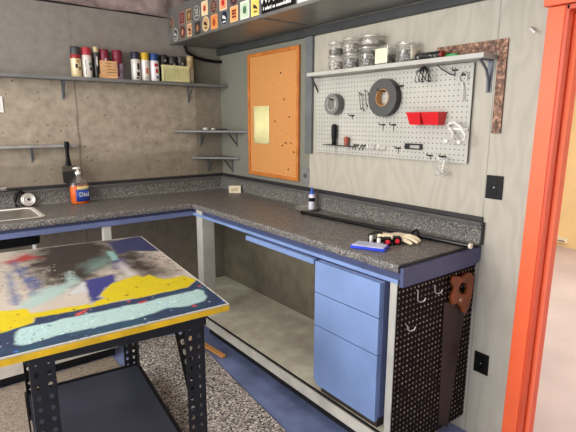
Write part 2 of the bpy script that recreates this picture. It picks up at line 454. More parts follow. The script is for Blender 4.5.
mb = MB(); mb.box(-.575, -.004, -2.39, -.60, .180, .199); mb.box(-.48, -.004, -.60, -.02, .180, .199); obj('bottom_shelf', mb, M['shelf_floor'], bc)
obj('kick_board', bx(-.592, -.576, -2.42, -.60, .130, .190), M['kick'], bc, bevel=.002)
obj('shadow_gap_strip', bx(-.584, -.5755, -2.37, -.60, .1903, .1995), M['toe'], bc)  # thin black strip standing in for the shadow gap above the kick
obj('toe_board', bx(-.490, -.475, -2.40, -.60, 0, .178), M['toe'], bc)
obj('back_panel', bx(-.014, -.002, -2.39, -.02, .20, .955), mat('dull_brown_back_panel', (104, 97, 80), .8), bc)
obj('pegboard_end_panel', bx(-.572, -.001, -2.419, -2.412, .085, .905), M['end_peg'], bc)

# drawers hanging under the worktop
du = thing('drawer_unit', 'tall blue three-drawer unit at the open end of the cabinet', 'drawers', (-.35, -2.13, .20))
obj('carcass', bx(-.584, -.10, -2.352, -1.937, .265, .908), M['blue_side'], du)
Y0, Y1 = -2.347, -1.931
for z0, z1 in ((.747, .903), (.575, .743), (.252, .571)):
    if z0 < .3:
        mb = MB(); mb.prism([(Y0, z0), (Y1-.025, z0), (Y1, z0+.03), (Y1, z1), (Y0, z1)], 'x', -.606, -.5845)
    else: mb = bx(-.606, -.5845, Y0, Y1, z0, z1)
    obj('drawer', mb, M['blue'], du, bevel=.0015)
obj('skid', bx(-.57, -.12, -2.33, -1.95, .201, .264), mat('dark_brown_skid', (52, 42, 34), .7), du)
pd = thing('pencil_drawer', 'long shallow blue drawer lip beneath the right-hand worktop edge', 'drawer', (-.5, -1.6, .87))
obj('front', bx(-.612, -.594, -1.925, -1.315, .885, .911), M['blue'], pd, bevel=.002)
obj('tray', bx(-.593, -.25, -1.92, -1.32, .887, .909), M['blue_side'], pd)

# base cabinet, back run (left): open knee space to the right of it
sb = thing('sink_cabinet', 'open cabinet base under the sink with a blue top rail', 'cabinet', (-2.0, -.3, 0))
obj('apron', bx(LX, -.566, -.566, -.550, .940, .961), mat('overhang_shade_blue', (62, 70, 104), .6, var=.06), sb)  # back apron, overhang shadow put into the colour here too
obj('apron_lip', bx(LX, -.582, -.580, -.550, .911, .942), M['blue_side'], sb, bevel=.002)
obj('post', bx(-1.205, -1.155, -.574, -.53, .12, .913), M['post_paint'], sb, bevel=.003)
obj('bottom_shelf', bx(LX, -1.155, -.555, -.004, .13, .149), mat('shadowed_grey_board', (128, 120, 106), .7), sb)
obj('kick_board', bx(LX, -1.155, -.575, -.556, .08, .155), M['kick'], sb, bevel=.002)
obj('toe_board', bx(LX, -1.17, -.515, -.50, 0, .128), M['toe'], sb)

# sink
sk = thing('sink', 'stainless steel sink bowl set into the left worktop', 'sink', (-1.72, -.3, .84))
mb = MB()
x0, x1, y0, y1 = SX0-.02, SX1+.015, SY0-.012, SY1+.02
def rr(x0, x1, y0, y1, r, z, n=6):
    P = []
    for cx, cy, a0 in ((x1-r, y1-r, 0), (x0+r, y1-r, PI/2), (x0+r, y0+r, PI), (x1-r, y0+r, 3*PI/2)):
        for k in range(n+1):
            a = a0 + PI/2*k/n; P.append((cx+r*math.cos(a), cy+r*math.sin(a), z))
    return P
mb.rings([rr(x0, x1, y0, y1, .04, 1.0005), rr(x0, x1, y0, y1, .04, 1.004), rr(x0+.012, x1-.012, y0+.012, y1-.012, .035, 1.005),
          rr(x0+.03, x1-.03, y0+.024, y1-.03, .04, .995), rr(x0+.045, x1-.045, y0+.04, y1-.045, .05, .84), rr(x0+.09, x1-.09, y0+.08, y1-.09, .05, .832), rr(x0+.22, x1-.22, y0+.15, y1-.15, .02, .83)])
obj('basin', mb, mat('shaded_basin_steel', (150, 144, 134), .4, .5, var=.1, scale=20), sk)  # steel darkened as the shaded bowl, against the rim highlight
mb = MB(); mb.rings([rr(x0, x1, y0, y1, .04, 1.0052), rr(x0+.012, x1-.012, y0+.010, y1-.012, .036, 1.0072), rr(x0+.026, x1-.026, y0+.022, y1-.026, .04, 1.0054), rr(x0+.034, x1-.034, y0+.028, y1-.034, .04, .988)], cap=False)
obj('rim', mb, mat('rim_highlight_steel', (236, 232, 222), .3, .2, var=.03), sk)  # highlight along the rim put into a paler steel colour
mb = MB(); mb.rings([rr(x0+.027, x1-.027, y0+.022, y1-.025, .04, .960), rr(x0+.038, x1-.038, y0+.032, y1-.038, .05, .836), rr(x0+.085, x1-.085, y0+.075, y1-.085, .05, .822)])
obj('underside', mb, M['black'], sk)
obj('drain', MB().washer((-1.72, -.3, 0), 'z', .015, .04, .832, .836), M['chrome'], sk)
obj('drain_pipe', MB().tube([(-1.565, -.36, .86), (-1.565, -.36, .4), (-1.565, -.36, .15)], .014), M['white'], sk)
fa = thing('faucet', 'dark faucet with a bright chrome tip behind the sink', 'faucet', (-1.86, -.07, 1.0))
mb = MB(); mb.lathe([(.03, 0), (.03, .012), (.016, .02), (.014, .12)], (-1.86, -.075, 1.0)); mb.tube([(-1.86, -.075, 1.115), (-1.84, -.078, 1.128), (-1.78, -.085, 1.13), (-1.69, -.10, 1.138)], .013)
obj('spout', mb, M['dark_steel'], fa)
obj('tip', MB().tube([(-1.69, -.10, 1.138), (-1.655, -.103, 1.141)], .016, 14), M['chrome'], fa)
st = thing('sink_strainer', 'round metal sink strainer leaning against the backsplash', 'strainer', (-1.53, -.07, 1.006))
Mx = Matrix.Rotation(math.radians(-14), 4, 'X')
mb = MB(); mb.lathe([(.0, -.004), (.04, -.004), (.044, 0), (.044, .008), (.040, .011), (.034, .008), (.029, .010), (.024, .006), (.015, .006), (.013, .012), (.0, .012)], (-1.53, -.062, 1.050), 'y', 32, M_=Mx @ Matrix.Scale(-1, 4, (0, 1, 0)))
obj('disc', mb, M['steel'], st)
mb = MB(); mb.lathe([(.0, .0125), (.008, .0125), (.008, .02), (.0, .02)], (-1.53, -.062, 1.050), 'y', 16, M_=Mx @ Matrix.Scale(-1, 4, (0, 1, 0)))
obj('knob', mb, M['dark_steel'], st)
hz = MB(); hz.tube([(-1.60, -.045, 1.008), (-1.605, -.045, 1.05), (-1.59, -.045, 1.095), (-1.567, -.045, 1.108), (-1.55, -.045, 1.095), (-1.553, -.045, 1.05), (-1.565, -.045, 1.01)], .010)
tag(obj('drain_hose', hz, M['black']), 'black rubber hose loop standing behind the round strainer', 'hose')

# soap bottle
sp = thing('soap_bottle', 'orange liquid soap bottle with a blue label by the sink', 'bottle', (-1.215, -.115, 1.0))
bl = lambda k: [(.045*k, 0), (.057*k, .004), (.062*k, .02), (.064*k, .09), (.060*k, .125)]
mb = MB(); mb.lathe(bl(.97), (-1.215, -.115, 1.0005), seg=28, sy=.62); obj('liquid', mb, M['orange_liquid'], sp)
mb = MB(); mb.lathe([(.0625, .1255), (.054, .150), (.032, .178), (.018, .19), (.017, .205)], (-1.215, -.115, 1.0005), seg=28, sy=.62); obj('bottle_shoulder', mb, M['clear'], sp)
mb = MB(); mb.lathe([(.019, .205), (.019, .222), (.008, .225), (.007, .240)], (-1.215, -.115, 1.0005), seg=16); mb.ball((-1.225, -.125, 1.248), .018, sc=(1.5, .8, .5)); obj('pump', mb, M['white'], sp)
lab = MB(); RR = []
for z in (.018, .10):
    RR.append([(-1.215+.0655*math.cos(a), -.115+.0655*.62*math.sin(a), 1.0+z) for a in [math.radians(d) for d in range(240, 350, 8)]])
lab.rings(RR, cap=False, closed=False)
lo = obj('label', lab, mat('blue_label', (44, 74, 160), .4), sp, solid=.0006)
top = MB(); RR = []
for z in (.100, .122):
    RR.append([(-1.215+.0655*math.cos(a), -.115+.0655*.62*math.sin(a), 1.0+z) for a in [math.radians(d) for d in range(250, 340, 8)]])
top.rings(RR, cap=False, closed=False); obj('label_top', top, mat('pale_yellow_label', (226, 214, 150), .5), lo, solid=.0006)
text_obj('lettering', 'Dial', M['white'], lo, (-1.197, -.1580, 1.066), (1, .14, 0), (0, 0, 1), .042)

# card box near the corner
Mr = Matrix.Translation((-.082, -.332, 1.0)) @ Matrix.Rotation(math.radians(-31), 4, 'Z')
cbx = thing('small_box', 'small cream cardboard box standing on the worktop near the corner', 'box', (-.082, -.332, 1.0))
obj('carton', bx(-.048, .048, -.016, .016, .0005, .058, M_=Mr), M['cream'], cbx, bevel=.001)
obj('label', bx(-.03, .03, -.0168, -.0162, .014, .044, M_=Mr), mat('pale_print', (206, 190, 150), .7), cbx)

# dish and glue bottle
tag(obj('glass_dish', MB().lathe([(.0, .0), (.06, .0), (.078, .010), (.083, .018), (.079, .018), (.072, .010), (.0, .004)], (-.108, -1.268, 1.0005), seg=36), glassy('olive_dish_glass', (206, 206, 186), .45)), 'shallow clear round dish under the white glue bottle', 'dish')
gb = thing('glue_bottle', 'white squeeze bottle with a blue nozzle standing in the dish', 'bottle', (-.085, -1.293, 1.006))
g0 = (-.085, -1.293, 1.006)
obj('bottle', MB().lathe([(.018, 0), (.021, .004), (.021, .088), (.017, .098), (.012, .102)], g0), mat('lilac_white_plastic', (222, 222, 236), .4, var=.03), gb)
obj('nozzle', MB().lathe([(.014, .102), (.014, .112), (.010, .118), (.005, .138), (.003, .148)], g0), mat('blue_cap', (40, 84, 190), .4), gb)
obj('label', MB().lathe([(.0214, .054), (.0214, .078)], g0, cap=False), M['black'], gb)

# long rod
rd = thing('black_rod', 'long black metal rod lying along the right-hand worktop', 'rod', (-.15, -1.9, 1.0))
r0, r1 = Vector((-.222, -1.372, 1.0125)), Vector((-.125, -2.452, 1.0125))
obj('tube', MB().tube([r0, r1], .011, 14), mat('gloss_black_tube', (20, 20, 21), .2), rd)
dd = (r1-r0).normalized()
obj('end_cap', MB().tube([r1, r1+dd*.012], .0122, 14), M['cream'], rd)
obj('end_cap', MB().tube([r0-dd*.012, r0], .0124, 14), M['black'], rd)
# clamp/cable next to rod
mb = MB(); mb.tube([(-.175, -2.165, 1.008), (-.15, -2.15, 1.022), (-.125, -2.155, 1.034), (-.135, -2.19, 1.012), (-.17, -2.205, 1.008)], .007)
mb.tube([(-.19, -2.21, 1.010), (-.16, -2.19, 1.016), (-.135, -2.22, 1.010), (-.155, -2.26, 1.008)], .007)
tag(obj('cable', mb, M['black']), 'short twisted black cable lying against the long rod', 'cable')

# work glove (voxel-merged)
def remeshed(name, mb, m, vox, label, cat):
    o = obj(name, mb, m); md = o.modifiers.new('Remesh', 'REMESH'); md.mode = 'VOXEL'; md.voxel_size = vox; md.use_smooth_shade = True
    sm = o.modifiers.new('Smooth', 'SMOOTH'); sm.iterations = 4; sm.factor = .5
    return tag(o, label, cat)
mb = MB()
gc = Vector((-.275, -2.165, 1.014)); gd = Vector((.22, -.975, 0)).normalized(); gs = Vector((gd.y, -gd.x, 0))
Mg = Matrix(((gd.x, gs.x, 0, gc.x), (gd.y, gs.y, 0, gc.y), (0, 0, 1, gc.z), (0, 0, 0, 1)))
def gp(u, v, z): return Mg @ Vector((u*.84, v*.95, z))
mb.tube([gp(-.125, .0, -.002), gp(-.09, 0, 0), gp(-.05, 0, 0)], .013); mb.tube([gp(-.12, .02, -.001), gp(-.05, .02, 0)], .013); mb.tube([gp(-.12, -.02, -.001), gp(-.05, -.02, 0)], .013)
for v in (-.034, -.017, 0, .017, .034): mb.tube([gp(-.055, v, 0), gp(-.02, v, .006), gp(.03, v*1.05, .004)], .0155)
for v, L, h in ((-.037, .082, .0), (-.013, .105, .006), (.012, .110, .004), (.036, .094, -.002)):
    mb.tube([gp(.02, v, .004), gp(.05, v*1.15, .010+h), gp(.02+L*.7, v*1.3, .004+h), gp(.02+L, v*1.45, -.004)], .0118, r2=.0085)
mb.tube([gp(-.03, -.035, .002), gp(-.005, -.062, .004), gp(.02, -.08, -.002)], .012, r2=.009)
remeshed('work_glove', mb, mat('cream_knit_glove', (236, 224, 190), .85, var=.08, scale=30), .004, 'cream knitted work glove lying on the right-hand worktop', 'glove')

# black block with red knobs
bk = thing('knob_block', 'pair of black blocks with round red ends in front of the glove', 'clamp', (-.385, -2.16, 1.0))
ax = Vector((.24, -.97, 0)).normalized()
for k, c0 in enumerate((Vector((-.385, -2.190, 0)), Vector((-.335, -2.205, 0)))):
    n = Vector((-.69, -.72, 0)); s_ = Vector((-n.y, n.x, 0))
    Mb = Matrix(((n.x, s_.x, 0, c0.x), (n.y, s_.y, 0, c0.y), (0, 0, 1, 0), (0, 0, 0, 1)))
    blk = obj('block', bx(-.03, .012, -.018, .018, 1.001, 1.037, M_=Mb), M['black'], bk, bevel=.003)
    obj('red_end', MB().lathe([(.0, .0), (.011, .0), (.010, .006), (.0, .007)], Mb @ Vector((.0125, 0, 1.02)), 'x', 18, M_=Matrix.Rotation(math.atan2(n.y, n.x), 4, 'Z')), mat('bright_red_knob', (214, 40, 58), .4), blk)
obj('bar', MB().tube([(-.42, -2.10, 1.012), (-.36, -2.15, 1.012), (-.32, -2.21, 1.012)], .007), M['black'], bk)
# flat plastic pack with blue edge
pk = thing('plastic_pack', 'flat clear plastic pack with a bright blue base near the worktop corner', 'package', (-.475, -2.165, 1.0))
Q = [(-.555, -2.115), (-.487, -2.262), (-.415, -2.225), (-.475, -2.085)]
obj('tray', MB().prism(Q, 'z', 1.0005, 1.013), mat('bright_blue_plastic', (34, 66, 214), .35), pk, bevel=.002)
cxy = Vector((sum(q[0] for q in Q)/4, sum(q[1] for q in Q)/4))
Q2 = [tuple(cxy+(Vector(q)-cxy)*.93) for q in Q]
obj('lid', MB().prism(Q2, 'z', 1.0132, 1.018), mat('frosted_lid', (186, 190, 216), .3), pk, bevel=.001)
for nm, (x, y), lb in (('plastic_peg', (-.414, -2.115), 'narrow white plastic peg standing left behind the blue-based pack'), ('plastic_peg', (-.425, -2.172), 'narrow white plastic peg standing between the blue-based pack and black blocks')):
    tag(obj(nm, MB().lathe([(.008, 0), (.009, .002), (.009, .034), (.007, .038)], (x, y, 1.0005), seg=16), M['white']), lb, 'peg', 'small white pegs beside the plastic pack')
tag(obj('black_clip', MB().tube([(-.33, -2.02, 1.007), (-.318, -2.045, 1.026), (-.30, -2.075, 1.03), (-.315, -2.10, 1.012), (-.35, -2.095, 1.008)], .0065), M['black']), 'small bent black clip lying beside the glove cuff', 'clip')

# ------------------------------------------------------------------ saw and hooks on the end panel
sw = thing('hand_saw', 'old hand saw with an orange wooden handle hung on the end panel', 'saw', (-.14, -2.43, .08))
obj('blade', MB().prism([(-.250, .755), (-.075, .735), (-.068, .69), (-.146, .075), (-.226, .122)], 'y', -2.4245, -2.4225), M['rust'], sw)
outer = [(-.215, .880), (-.175, .872), (-.15, .862), (-.115, .874), (-.075, .872), (-.045, .848), (-.042, .80), (-.052, .75), (-.060, .70), (-.085, .668), (-.11, .678), (-.13, .71), (-.165, .738), (-.205, .742), (-.222, .78), (-.198, .815), (-.222, .85)]
inner = [(-.165, .818), (-.14, .836), (-.105, .826), (-.09, .79), (-.105, .77), (-.13, .775), (-.155, .785)]
obj('handle', MB().loops_plate(outer, inner, 'y', -2.442, -2.426), M['saw_wood'], sw, bevel=.003)
obj('bolt', MB().lathe([(.0, -2.447), (.007, -2.446), (.007, -2.442)], (-.15, 0, .753), 'y', 12), M['steel'], sw)
tag(obj('saw_peg', MB().tube([(-.135, -2.412, .822), (-.135, -2.446, .822), (-.135, -2.448, .832)], .0045), M['dark_steel']), 'metal peg holding up the saw by its handle hole', 'hook')
def hook_end(x, z, h, lb):
    mb = MB(); mb.tube([(x, -2.419, z), (x, -2.426, z), (x, -2.427, z-h), (x+.01, -2.434, z-h-.008), (x+.022, -2.444, z-h-.002), (x+.026, -2.448, z-h+.012)], .0028, 8)
    tag(obj('peg_hook', mb, M['steel']), lb, 'hook', 'bare hooks on the dark end panel')
hook_end(-.452, .862, .045, 'bare bent metal hook on the dark end panel, nearest the pale post')
hook_end(-.332, .858, .03, 'bare short metal hook on the dark end panel, left of the saw handle')
hook_end(-.51, .715, .015, 'low bent wire hook on the dark end panel beside the pale post')

# ------------------------------------------------------------------ wall plates
def plate(name, y0, y1, z0, z1, m, lb, cat, sockets):
    t = thing(name, lb, cat, (0, (y0+y1)/2, z0))
    obj('cover_plate', bx(-.007, -.0005, y0, y1, z0, z1), m, t, bevel=.002)
    ym = (y0+y1)/2
    for z in sockets[1]:
        obj(sockets[0], bx(-.0095, -.007, ym-.016, ym+.016, z-.014, z+.014), sockets[2], t, bevel=.002)
    obj('screw', MB().lathe([(.0, -.0085), (.003, -.0085), (.003, -.007)], (0, ym, (z0+z1)/2), 'x', 10), M['steel'], t)
dk = mat('gloss_black_socket', (6, 6, 6), .35, spec=.25)
plate('wall_outlet', -2.521, -2.441, 1.222, 1.330, M['black'], 'black wall outlet above the end of the worktop', 'outlet', ('socket', (1.255, 1.299), dk))
plate('wall_outlet', -2.531, -2.456, .352, .458, M['black'], 'black wall outlet low on the wall by the dark end panel', 'outlet', ('socket', (.385, .427), dk))
plate('light_switch', -1.168, -1.092, 1.157, 1.258, mat('grey_plate', (128, 128, 126), .4), 'grey wall switch plate below right of the corkboard', 'switch', ('toggle', (1.207,), mat('dark_toggle', (80, 80, 80), .4)))
t_ = thing('wall_plate', 'white cover plate on the concrete under the long shelf', 'plate', (-1.64, 0, 1.62))
obj('cover_plate', bx(-1.675, -1.607, -.007, -.0005, 1.62, 1.722), M['white'], t_, bevel=.002)
obj('socket', bx(-1.655, -1.627, -.009, -.007, 1.64, 1.70), mat('pale_socket', (150, 146, 138), .4), t_)
tag(obj('wall_hook', MB().tube([(-.0005, -2.575, 1.952), (-.02, -2.585, 1.95), (-.028, -2.60, 1.938), (-.024, -2.605, 1.93)], .005), M['white']), 'tiny white hook on the grey wall beside the door frame', 'hook')

# ------------------------------------------------------------------ corkboard
cb = thing('corkboard', 'tall orange corkboard in a wooden frame on the right wall', 'board', (0, -.755, 1.16))
ZB, ZT, YA, YB = 1.16, 2.062, -1.066, -.445
obj('cork_panel', bx(-.012, -.001, YA+.02, YB-.02, ZB+.02, ZT-.02), M['cork'], cb)
mb = MB(); mb.loops_plate([(YA, ZB), (YB, ZB), (YB, ZT), (YA, ZT)], [(YA+.024, ZB+.024), (YB-.024, ZB+.024), (YB-.024, ZT-.024), (YA+.024, ZT-.024)], 'x', -.022, -.001)
obj('frame', mb, M['oak'], cb, bevel=.003)
pp = MB(); n = 8; RR = []
for z in (1.405, 1.68):
    RR.append([(-.0135-.004*abs(math.sin(i/n*PI*1.3)), -.512-.212*i/n, z) for i in range(n+1)])
pp.rings(RR, cap=False, closed=False)
tag(obj('note_paper', pp, M['paper'], solid=.0005), 'pale yellow handwritten sheet pinned to the corkboard', 'paper')
for i, (y, z) in enumerate(((-.715, 1.412), (-.86, 1.90), (-.90, 1.72), (-.96, 1.60), (-.92, 1.42), (-.79, 1.57), (-.98, 1.42), (-.88, 1.40), (-1.01, 1.36), (-.95, 1.235))):
    pl = ['on the lower corner of the yellow sheet', 'highest up on the corkboard', 'right of the top of the yellow sheet', 'near the right frame, upper middle', 'lower middle, right of the sheet', 'just right of the yellow sheet', 'second lowest at the right', 'level with the bottom of the sheet', 'against the right frame, lower half', 'lowest on the corkboard'][i]
    tag(obj('push_pin', MB().lathe([(.0, -.018), (.005, -.017), (.0055, -.0125), (.003, -.012)], (0, y, z), 'x', 10), M['black'] if i % 3 else M['wire']), 'dark push pin in the cork, '+pl, 'pin', 'push pins in the corkboard')

# ------------------------------------------------------------------ shelves
def tri_bracket_x(mb, x, z, d, h):            # bracket on the back wall (plane x)
    mb.box(x-.008, x+.008, -.004, -.0005, z-h, z); mb.box(x-.008, x+.008, -d, -.0005, z-.004, z)
    mb.prism([(-.004, z-h+.01), (-.004, z-h+.025), (-d+.01, z-.004), (-d+.025, z-.004)][::1], 'x', x-.002, x+.002)
def tri_bracket_y(mb, y, z, d, h):            # bracket on the right wall
    mb.box(-.004, -.0005, y-.008, y+.008, z-h, z); mb.box(-d, -.0005, y-.008, y+.008, z-.004, z)
    mb.prism([(-.004, z-h+.01), (-.004, z-h+.025), (-d+.01, z-.004), (-d+.025, z-.004)], 'y', y-.002, y+.002)

ls = thing('long_shelf', 'long narrow grey shelf high on the concrete wall holding spray cans', 'shelf', (-1.3, -.06, 1.84))
obj('board', bx(-2.9, -.015, -.13, -.001, 1.838, 1.86), M['shelf_grey'], ls, bevel=.002)
for x in (-2.3, -1.24, -.30):
    mb = MB(); tri_bracket_x(mb, x, 1.838, .10, .125); obj('bracket', mb, M['bracket'], ls)
ss = thing('short_shelf', 'short narrow grey shelf on the concrete wall above the sink', 'shelf', (-1.7, -.04, 1.39))
obj('board', bx(-2.4, -1.195, -.085, -.001, 1.392, 1.41), mat('pale_grey_shelf', (140, 138, 134), .5), ss, bevel=.002)
mb = MB(); tri_bracket_x(mb, -1.47, 1.392, .07, .10); obj('bracket', mb, M['bracket'], ss)
mb = MB(); tri_bracket_x(mb, -2.2, 1.392, .07, .10); obj('bracket', mb, M['bracket'], ss)

def corner_shelf(L, z, lb, bxp):
    t = thing('corner_shelf', lb, 'shelf', (-.05, -.05, z-.016), 'grey corner shelves')
    obj('board', MB().prism([(-.001, -.001), (-L, -.001), (-L, -.015), (-.015, -L), (-.001, -L)], 'z', z-.016, z), M['shelf_grey'], t, bevel=.002)
    mb = MB(); tri_bracket_x(mb, -bxp, z-.016, .10, .12); obj('bracket', mb, M['bracket'], t)
    mb = MB(); tri_bracket_y(mb, -bxp*1.25, z-.016, .10, .12); obj('bracket', mb, M['bracket'], t)
corner_shelf(.435, 1.497, 'upper, wider grey triangular shelf fitted in the wall corner', .20)
corner_shelf(.29, 1.28, 'lower, smaller grey triangular shelf fitted in the wall corner', .14)
tag(obj('white_stopper', MB().lathe([(.012, 0), (.02, .004), (.016, .018), (.0, .022)], (-.185, -.06, 1.4975), seg=14, sx=1.2), M['white']), 'small white stopper on the upper corner shelf, left one', 'stopper', 'white stoppers on the upper corner shelf')
tag(obj('white_stopper', MB().lathe([(.01, 0), (.016, .004), (.012, .014), (.0, .018)], (-.12, -.07, 1.4975), seg=14, sx=1.3), M['white']), 'small white stopper on the upper corner shelf, right one', 'stopper', 'white stoppers on the upper corner shelf')
tag(obj('dark_stick', MB().tube([(-.10, -.09, 1.503), (-.02, -.12, 1.503)], .005), M['wire']), 'thin dark stick on the upper corner shelf beside the white stoppers', 'stick')

# paint brush
pb = thing('paint_brush', 'wide paint brush with a black handle hanging from the short shelf', 'brush', (-1.265, -.095, 1.13))
hp = [(.012, 1.43), (.016, 1.415), (.013, 1.39), (.010, 1.36), (.012, 1.32), (.016, 1.29), (.020, 1.262)]
mb = MB(); mb.rings([[( -1.268+r*math.cos(2*PI*k/14)*1.15, -.096+r*.55*math.sin(2*PI*k/14), z) for k in range(14)] for r, z in hp[::-1]])
obj('handle', mb, M['black'], pb)
obj('ferrule', bx(-1.312, -1.224, -.108, -.084, 1.225, 1.265), mat('dull_brass_ferrule', (92, 86, 74), .4, .6), pb, bevel=.004)
obj('bristles', MB().prism([(-1.310, 1.225), (-1.226, 1.225), (-1.230, 1.145), (-1.27, 1.135), (-1.306, 1.15)], 'y', -.106, -.086), mat('black_bristles', (26, 25, 25), .8), pb)
tag(obj('shelf_hook', MB().tube([(-1.268, -.086, 1.40), (-1.268, -.098, 1.402), (-1.268, -.102, 1.410)], .003), M['wire']), 'small wire hook on the short shelf edge holding the paint brush', 'hook')

# spray cans on the long shelf
ZS = 1.8605
def can(x, y, lb, cap, bands, dots, r=.033, h=.20, caph=.045, tilt=0, name='spray_can'):
    t = thing(name, lb, 'spray can', (x, y, ZS), 'spray cans on the long shelf')
    mats = [mat('can_%d_%d_%d' % c, c, .35, .1, var=.04) for _, c in bands]
    mb = MB(); hb = h-caph; z0 = 0
    for i, (f, c) in enumerate(bands):
        mb.i = i; z1 = hb*f
        P = [(r, z0), (r, z1)]
        if i == 0: P = [(r*.93, 0), (r, .004), (r, z1)]
        if i == len(bands)-1: P = P[:-1] + [(r, hb-.012), (r*.86, hb)]
        mb.lathe(P, (x, y, ZS), cap=True); z0 = z1
    obj('can_body', mb, mats, t)
    obj('cap', MB().lathe([(r*.96, hb-.006), (r*.96, h-.008), (r*.88, h), (.0, h)], (x, y, ZS)), mat('cap_%d_%d_%d' % cap, cap, .4, var=.04), t)
    for a0, a1, z0, z1, c in dots:
        RR = [[(x+(r+.0006)*math.cos(math.radians(a)), y+(r+.0006)*math.sin(math.radians(a)), ZS+z) for a in np.linspace(a0, a1, 6)] for z in (z0, z1)]
        m_ = MB(); m_.rings(RR, cap=False, closed=False); obj('print', m_, mat('print_%d_%d_%d' % c, c, .4), t, solid=.0004)
K, WH, CR, MR = (34, 32, 34), (222, 218, 208), (222, 204, 160), (122, 30, 50)
can(-1.156, -.06, 'spray can with dark grey cap, cream label and red shoulder band', (56, 62, 64), [(.78, CR), (1, (150, 40, 46))], [(250, 275, .06, .085, K), (290, 312, .05, .07, K), (262, 290, .095, .112, (196, 150, 90))])
can(-1.084, -.06, 'spray can with red cap and white label', (176, 44, 58), [(1, WH)], [(285, 315, .05, .07, K), (280, 318, .082, .10, (60, 120, 124)), (236, 246, .02, .12, (150, 146, 140))])
can(-1.020, -.06, 'thin black spray bottle with a white stripe between red caps and wooden crate', (196, 182, 140), [(.8, K), (1, (60, 60, 62))], [(255, 285, .08, .145, WH)], r=.020, h=.21, caph=.03)
can(-.960, -.045, 'spray can with maroon cap standing behind the wooden crate', MR, [(.7, (196, 176, 164)), (1, (140, 60, 76))], [(262, 280, .10, .14, WH)], h=.20, caph=.05)
can(-.873, -.06, 'spray can with maroon cap and lilac label at the right of the crate', MR, [(.72, (178, 164, 190)), (1, MR)], [(250, 272, .02, .11, (120, 50, 70)), (285, 310, .04, .07, (150, 120, 150))], r=.034, caph=.05)
can(-.742, -.06, 'spray can with navy cap and black and white label', (36, 38, 60), [(1, WH)], [(262, 300, .03, .06, K), (270, 305, .075, .12, K), (255, 285, .012, .024, K)])
can(-.672, -.06, 'spray can with yellow cap, white and orange label', (214, 176, 40), [(.9, (226, 222, 214)), (1, (240, 236, 226))], [(262, 300, .05, .09, (216, 112, 78)), (250, 292, .012, .03, (190, 186, 176))], r=.031)
can(-.600, -.06, 'spray can with blue cap and red lettering on white', (32, 66, 128), [(1, (230, 226, 226))], [(250, 300, .105, .128, (190, 40, 56)), (262, 298, .06, .09, (180, 44, 60)), (270, 300, .02, .04, (60, 80, 150))], r=.035)
can(-.306, -.06, 'slim tan spray can at the right end of the shelf', (188, 168, 120), [(.62, (212, 200, 178)), (1, (176, 150, 110))], [(255, 285, .03, .06, (232, 226, 214))], r=.028, h=.205, caph=.03)
can(-.376, -.04, 'black spray can with dark cap behind the pale basket', (70, 66, 62), [(1, (40, 38, 36))], [(262, 285, .135, .15, WH)], r=.033)
can(-.445, -.04, 'dark grey spray can in the middle behind the pale basket', (50, 47, 44), [(1, (30, 29, 28))], [(262, 285, .12, .14, (190, 186, 178))], r=.036, h=.192)
can(-.518, -.04, 'black spray can with a white cross mark behind the left of the basket', (36, 34, 36), [(1, (34, 32, 32))], [(262, 285, .15, .163, WH)], r=.034)
# wooden slatted crate
cr = thing('slatted_crate', 'little light wooden slatted crate among the spray cans', 'crate', (-.955, -.105, ZS))
wd = mat('light_crate_wood', (206, 160, 108), .7, var=.1, scale=30)
for i in range(6):
    obj('slat', bx(-1.015, -.90, -.1285, -.1245, ZS+.002+i*.0195, ZS+.0185+i*.0195), wd, cr)
obj('frame', bx(-1.013, -.902, -.1244, -.085, ZS+.0005, ZS+.03), wd, cr)
for x in (-1.012, -.903): obj('corner_post', bx(x-.004, x+.004, -.1244, -.117, ZS+.0005, ZS+.118), mat('dark_crate_wood', (150, 106, 66), .7), cr)
# pale basket
bs = thing('pale_basket', 'pale yellow-green ribbed plastic basket on the long shelf', 'basket', (-.448, -.105, ZS))
pg = mat('pale_green_plastic', (212, 208, 156), .5, var=.05)
mb = MB(); x0, x1 = -.555, -.343
mb.box(x0, x1, -.1285, -.1255, ZS+.0005, ZS+.118); mb.box(x0, x1, -.088, -.085, ZS+.0005, ZS+.118); mb.box(x0, x0+.003, -.1285, -.085, ZS+.0005, ZS+.118); mb.box(x1-.003, x1, -.1285, -.085, ZS+.0005, ZS+.118); mb.box(x0, x1, -.1285, -.085, ZS+.0005, ZS+.003)
obj('basket_body', mb, pg, bs)
mb = MB()
for i in range(15): mb.box(x0+.008+i*.0137, x0+.0125+i*.0137, -.1305, -.1285, ZS+.01, ZS+.10)
obj('ribs', mb, mat('olive_rib', (180, 178, 124), .5), bs)
mb = MB(); mb.loops_plate([(x0-.003, -.132), (x1+.003, -.132), (x1+.003, -.082), (x0-.003, -.082)], [(x0+.004, -.126), (x1-.004, -.126), (x1-.004, -.087), (x0+.004, -.087)], 'z', ZS+.112, ZS+.12)
obj('rim', mb, pg, bs)

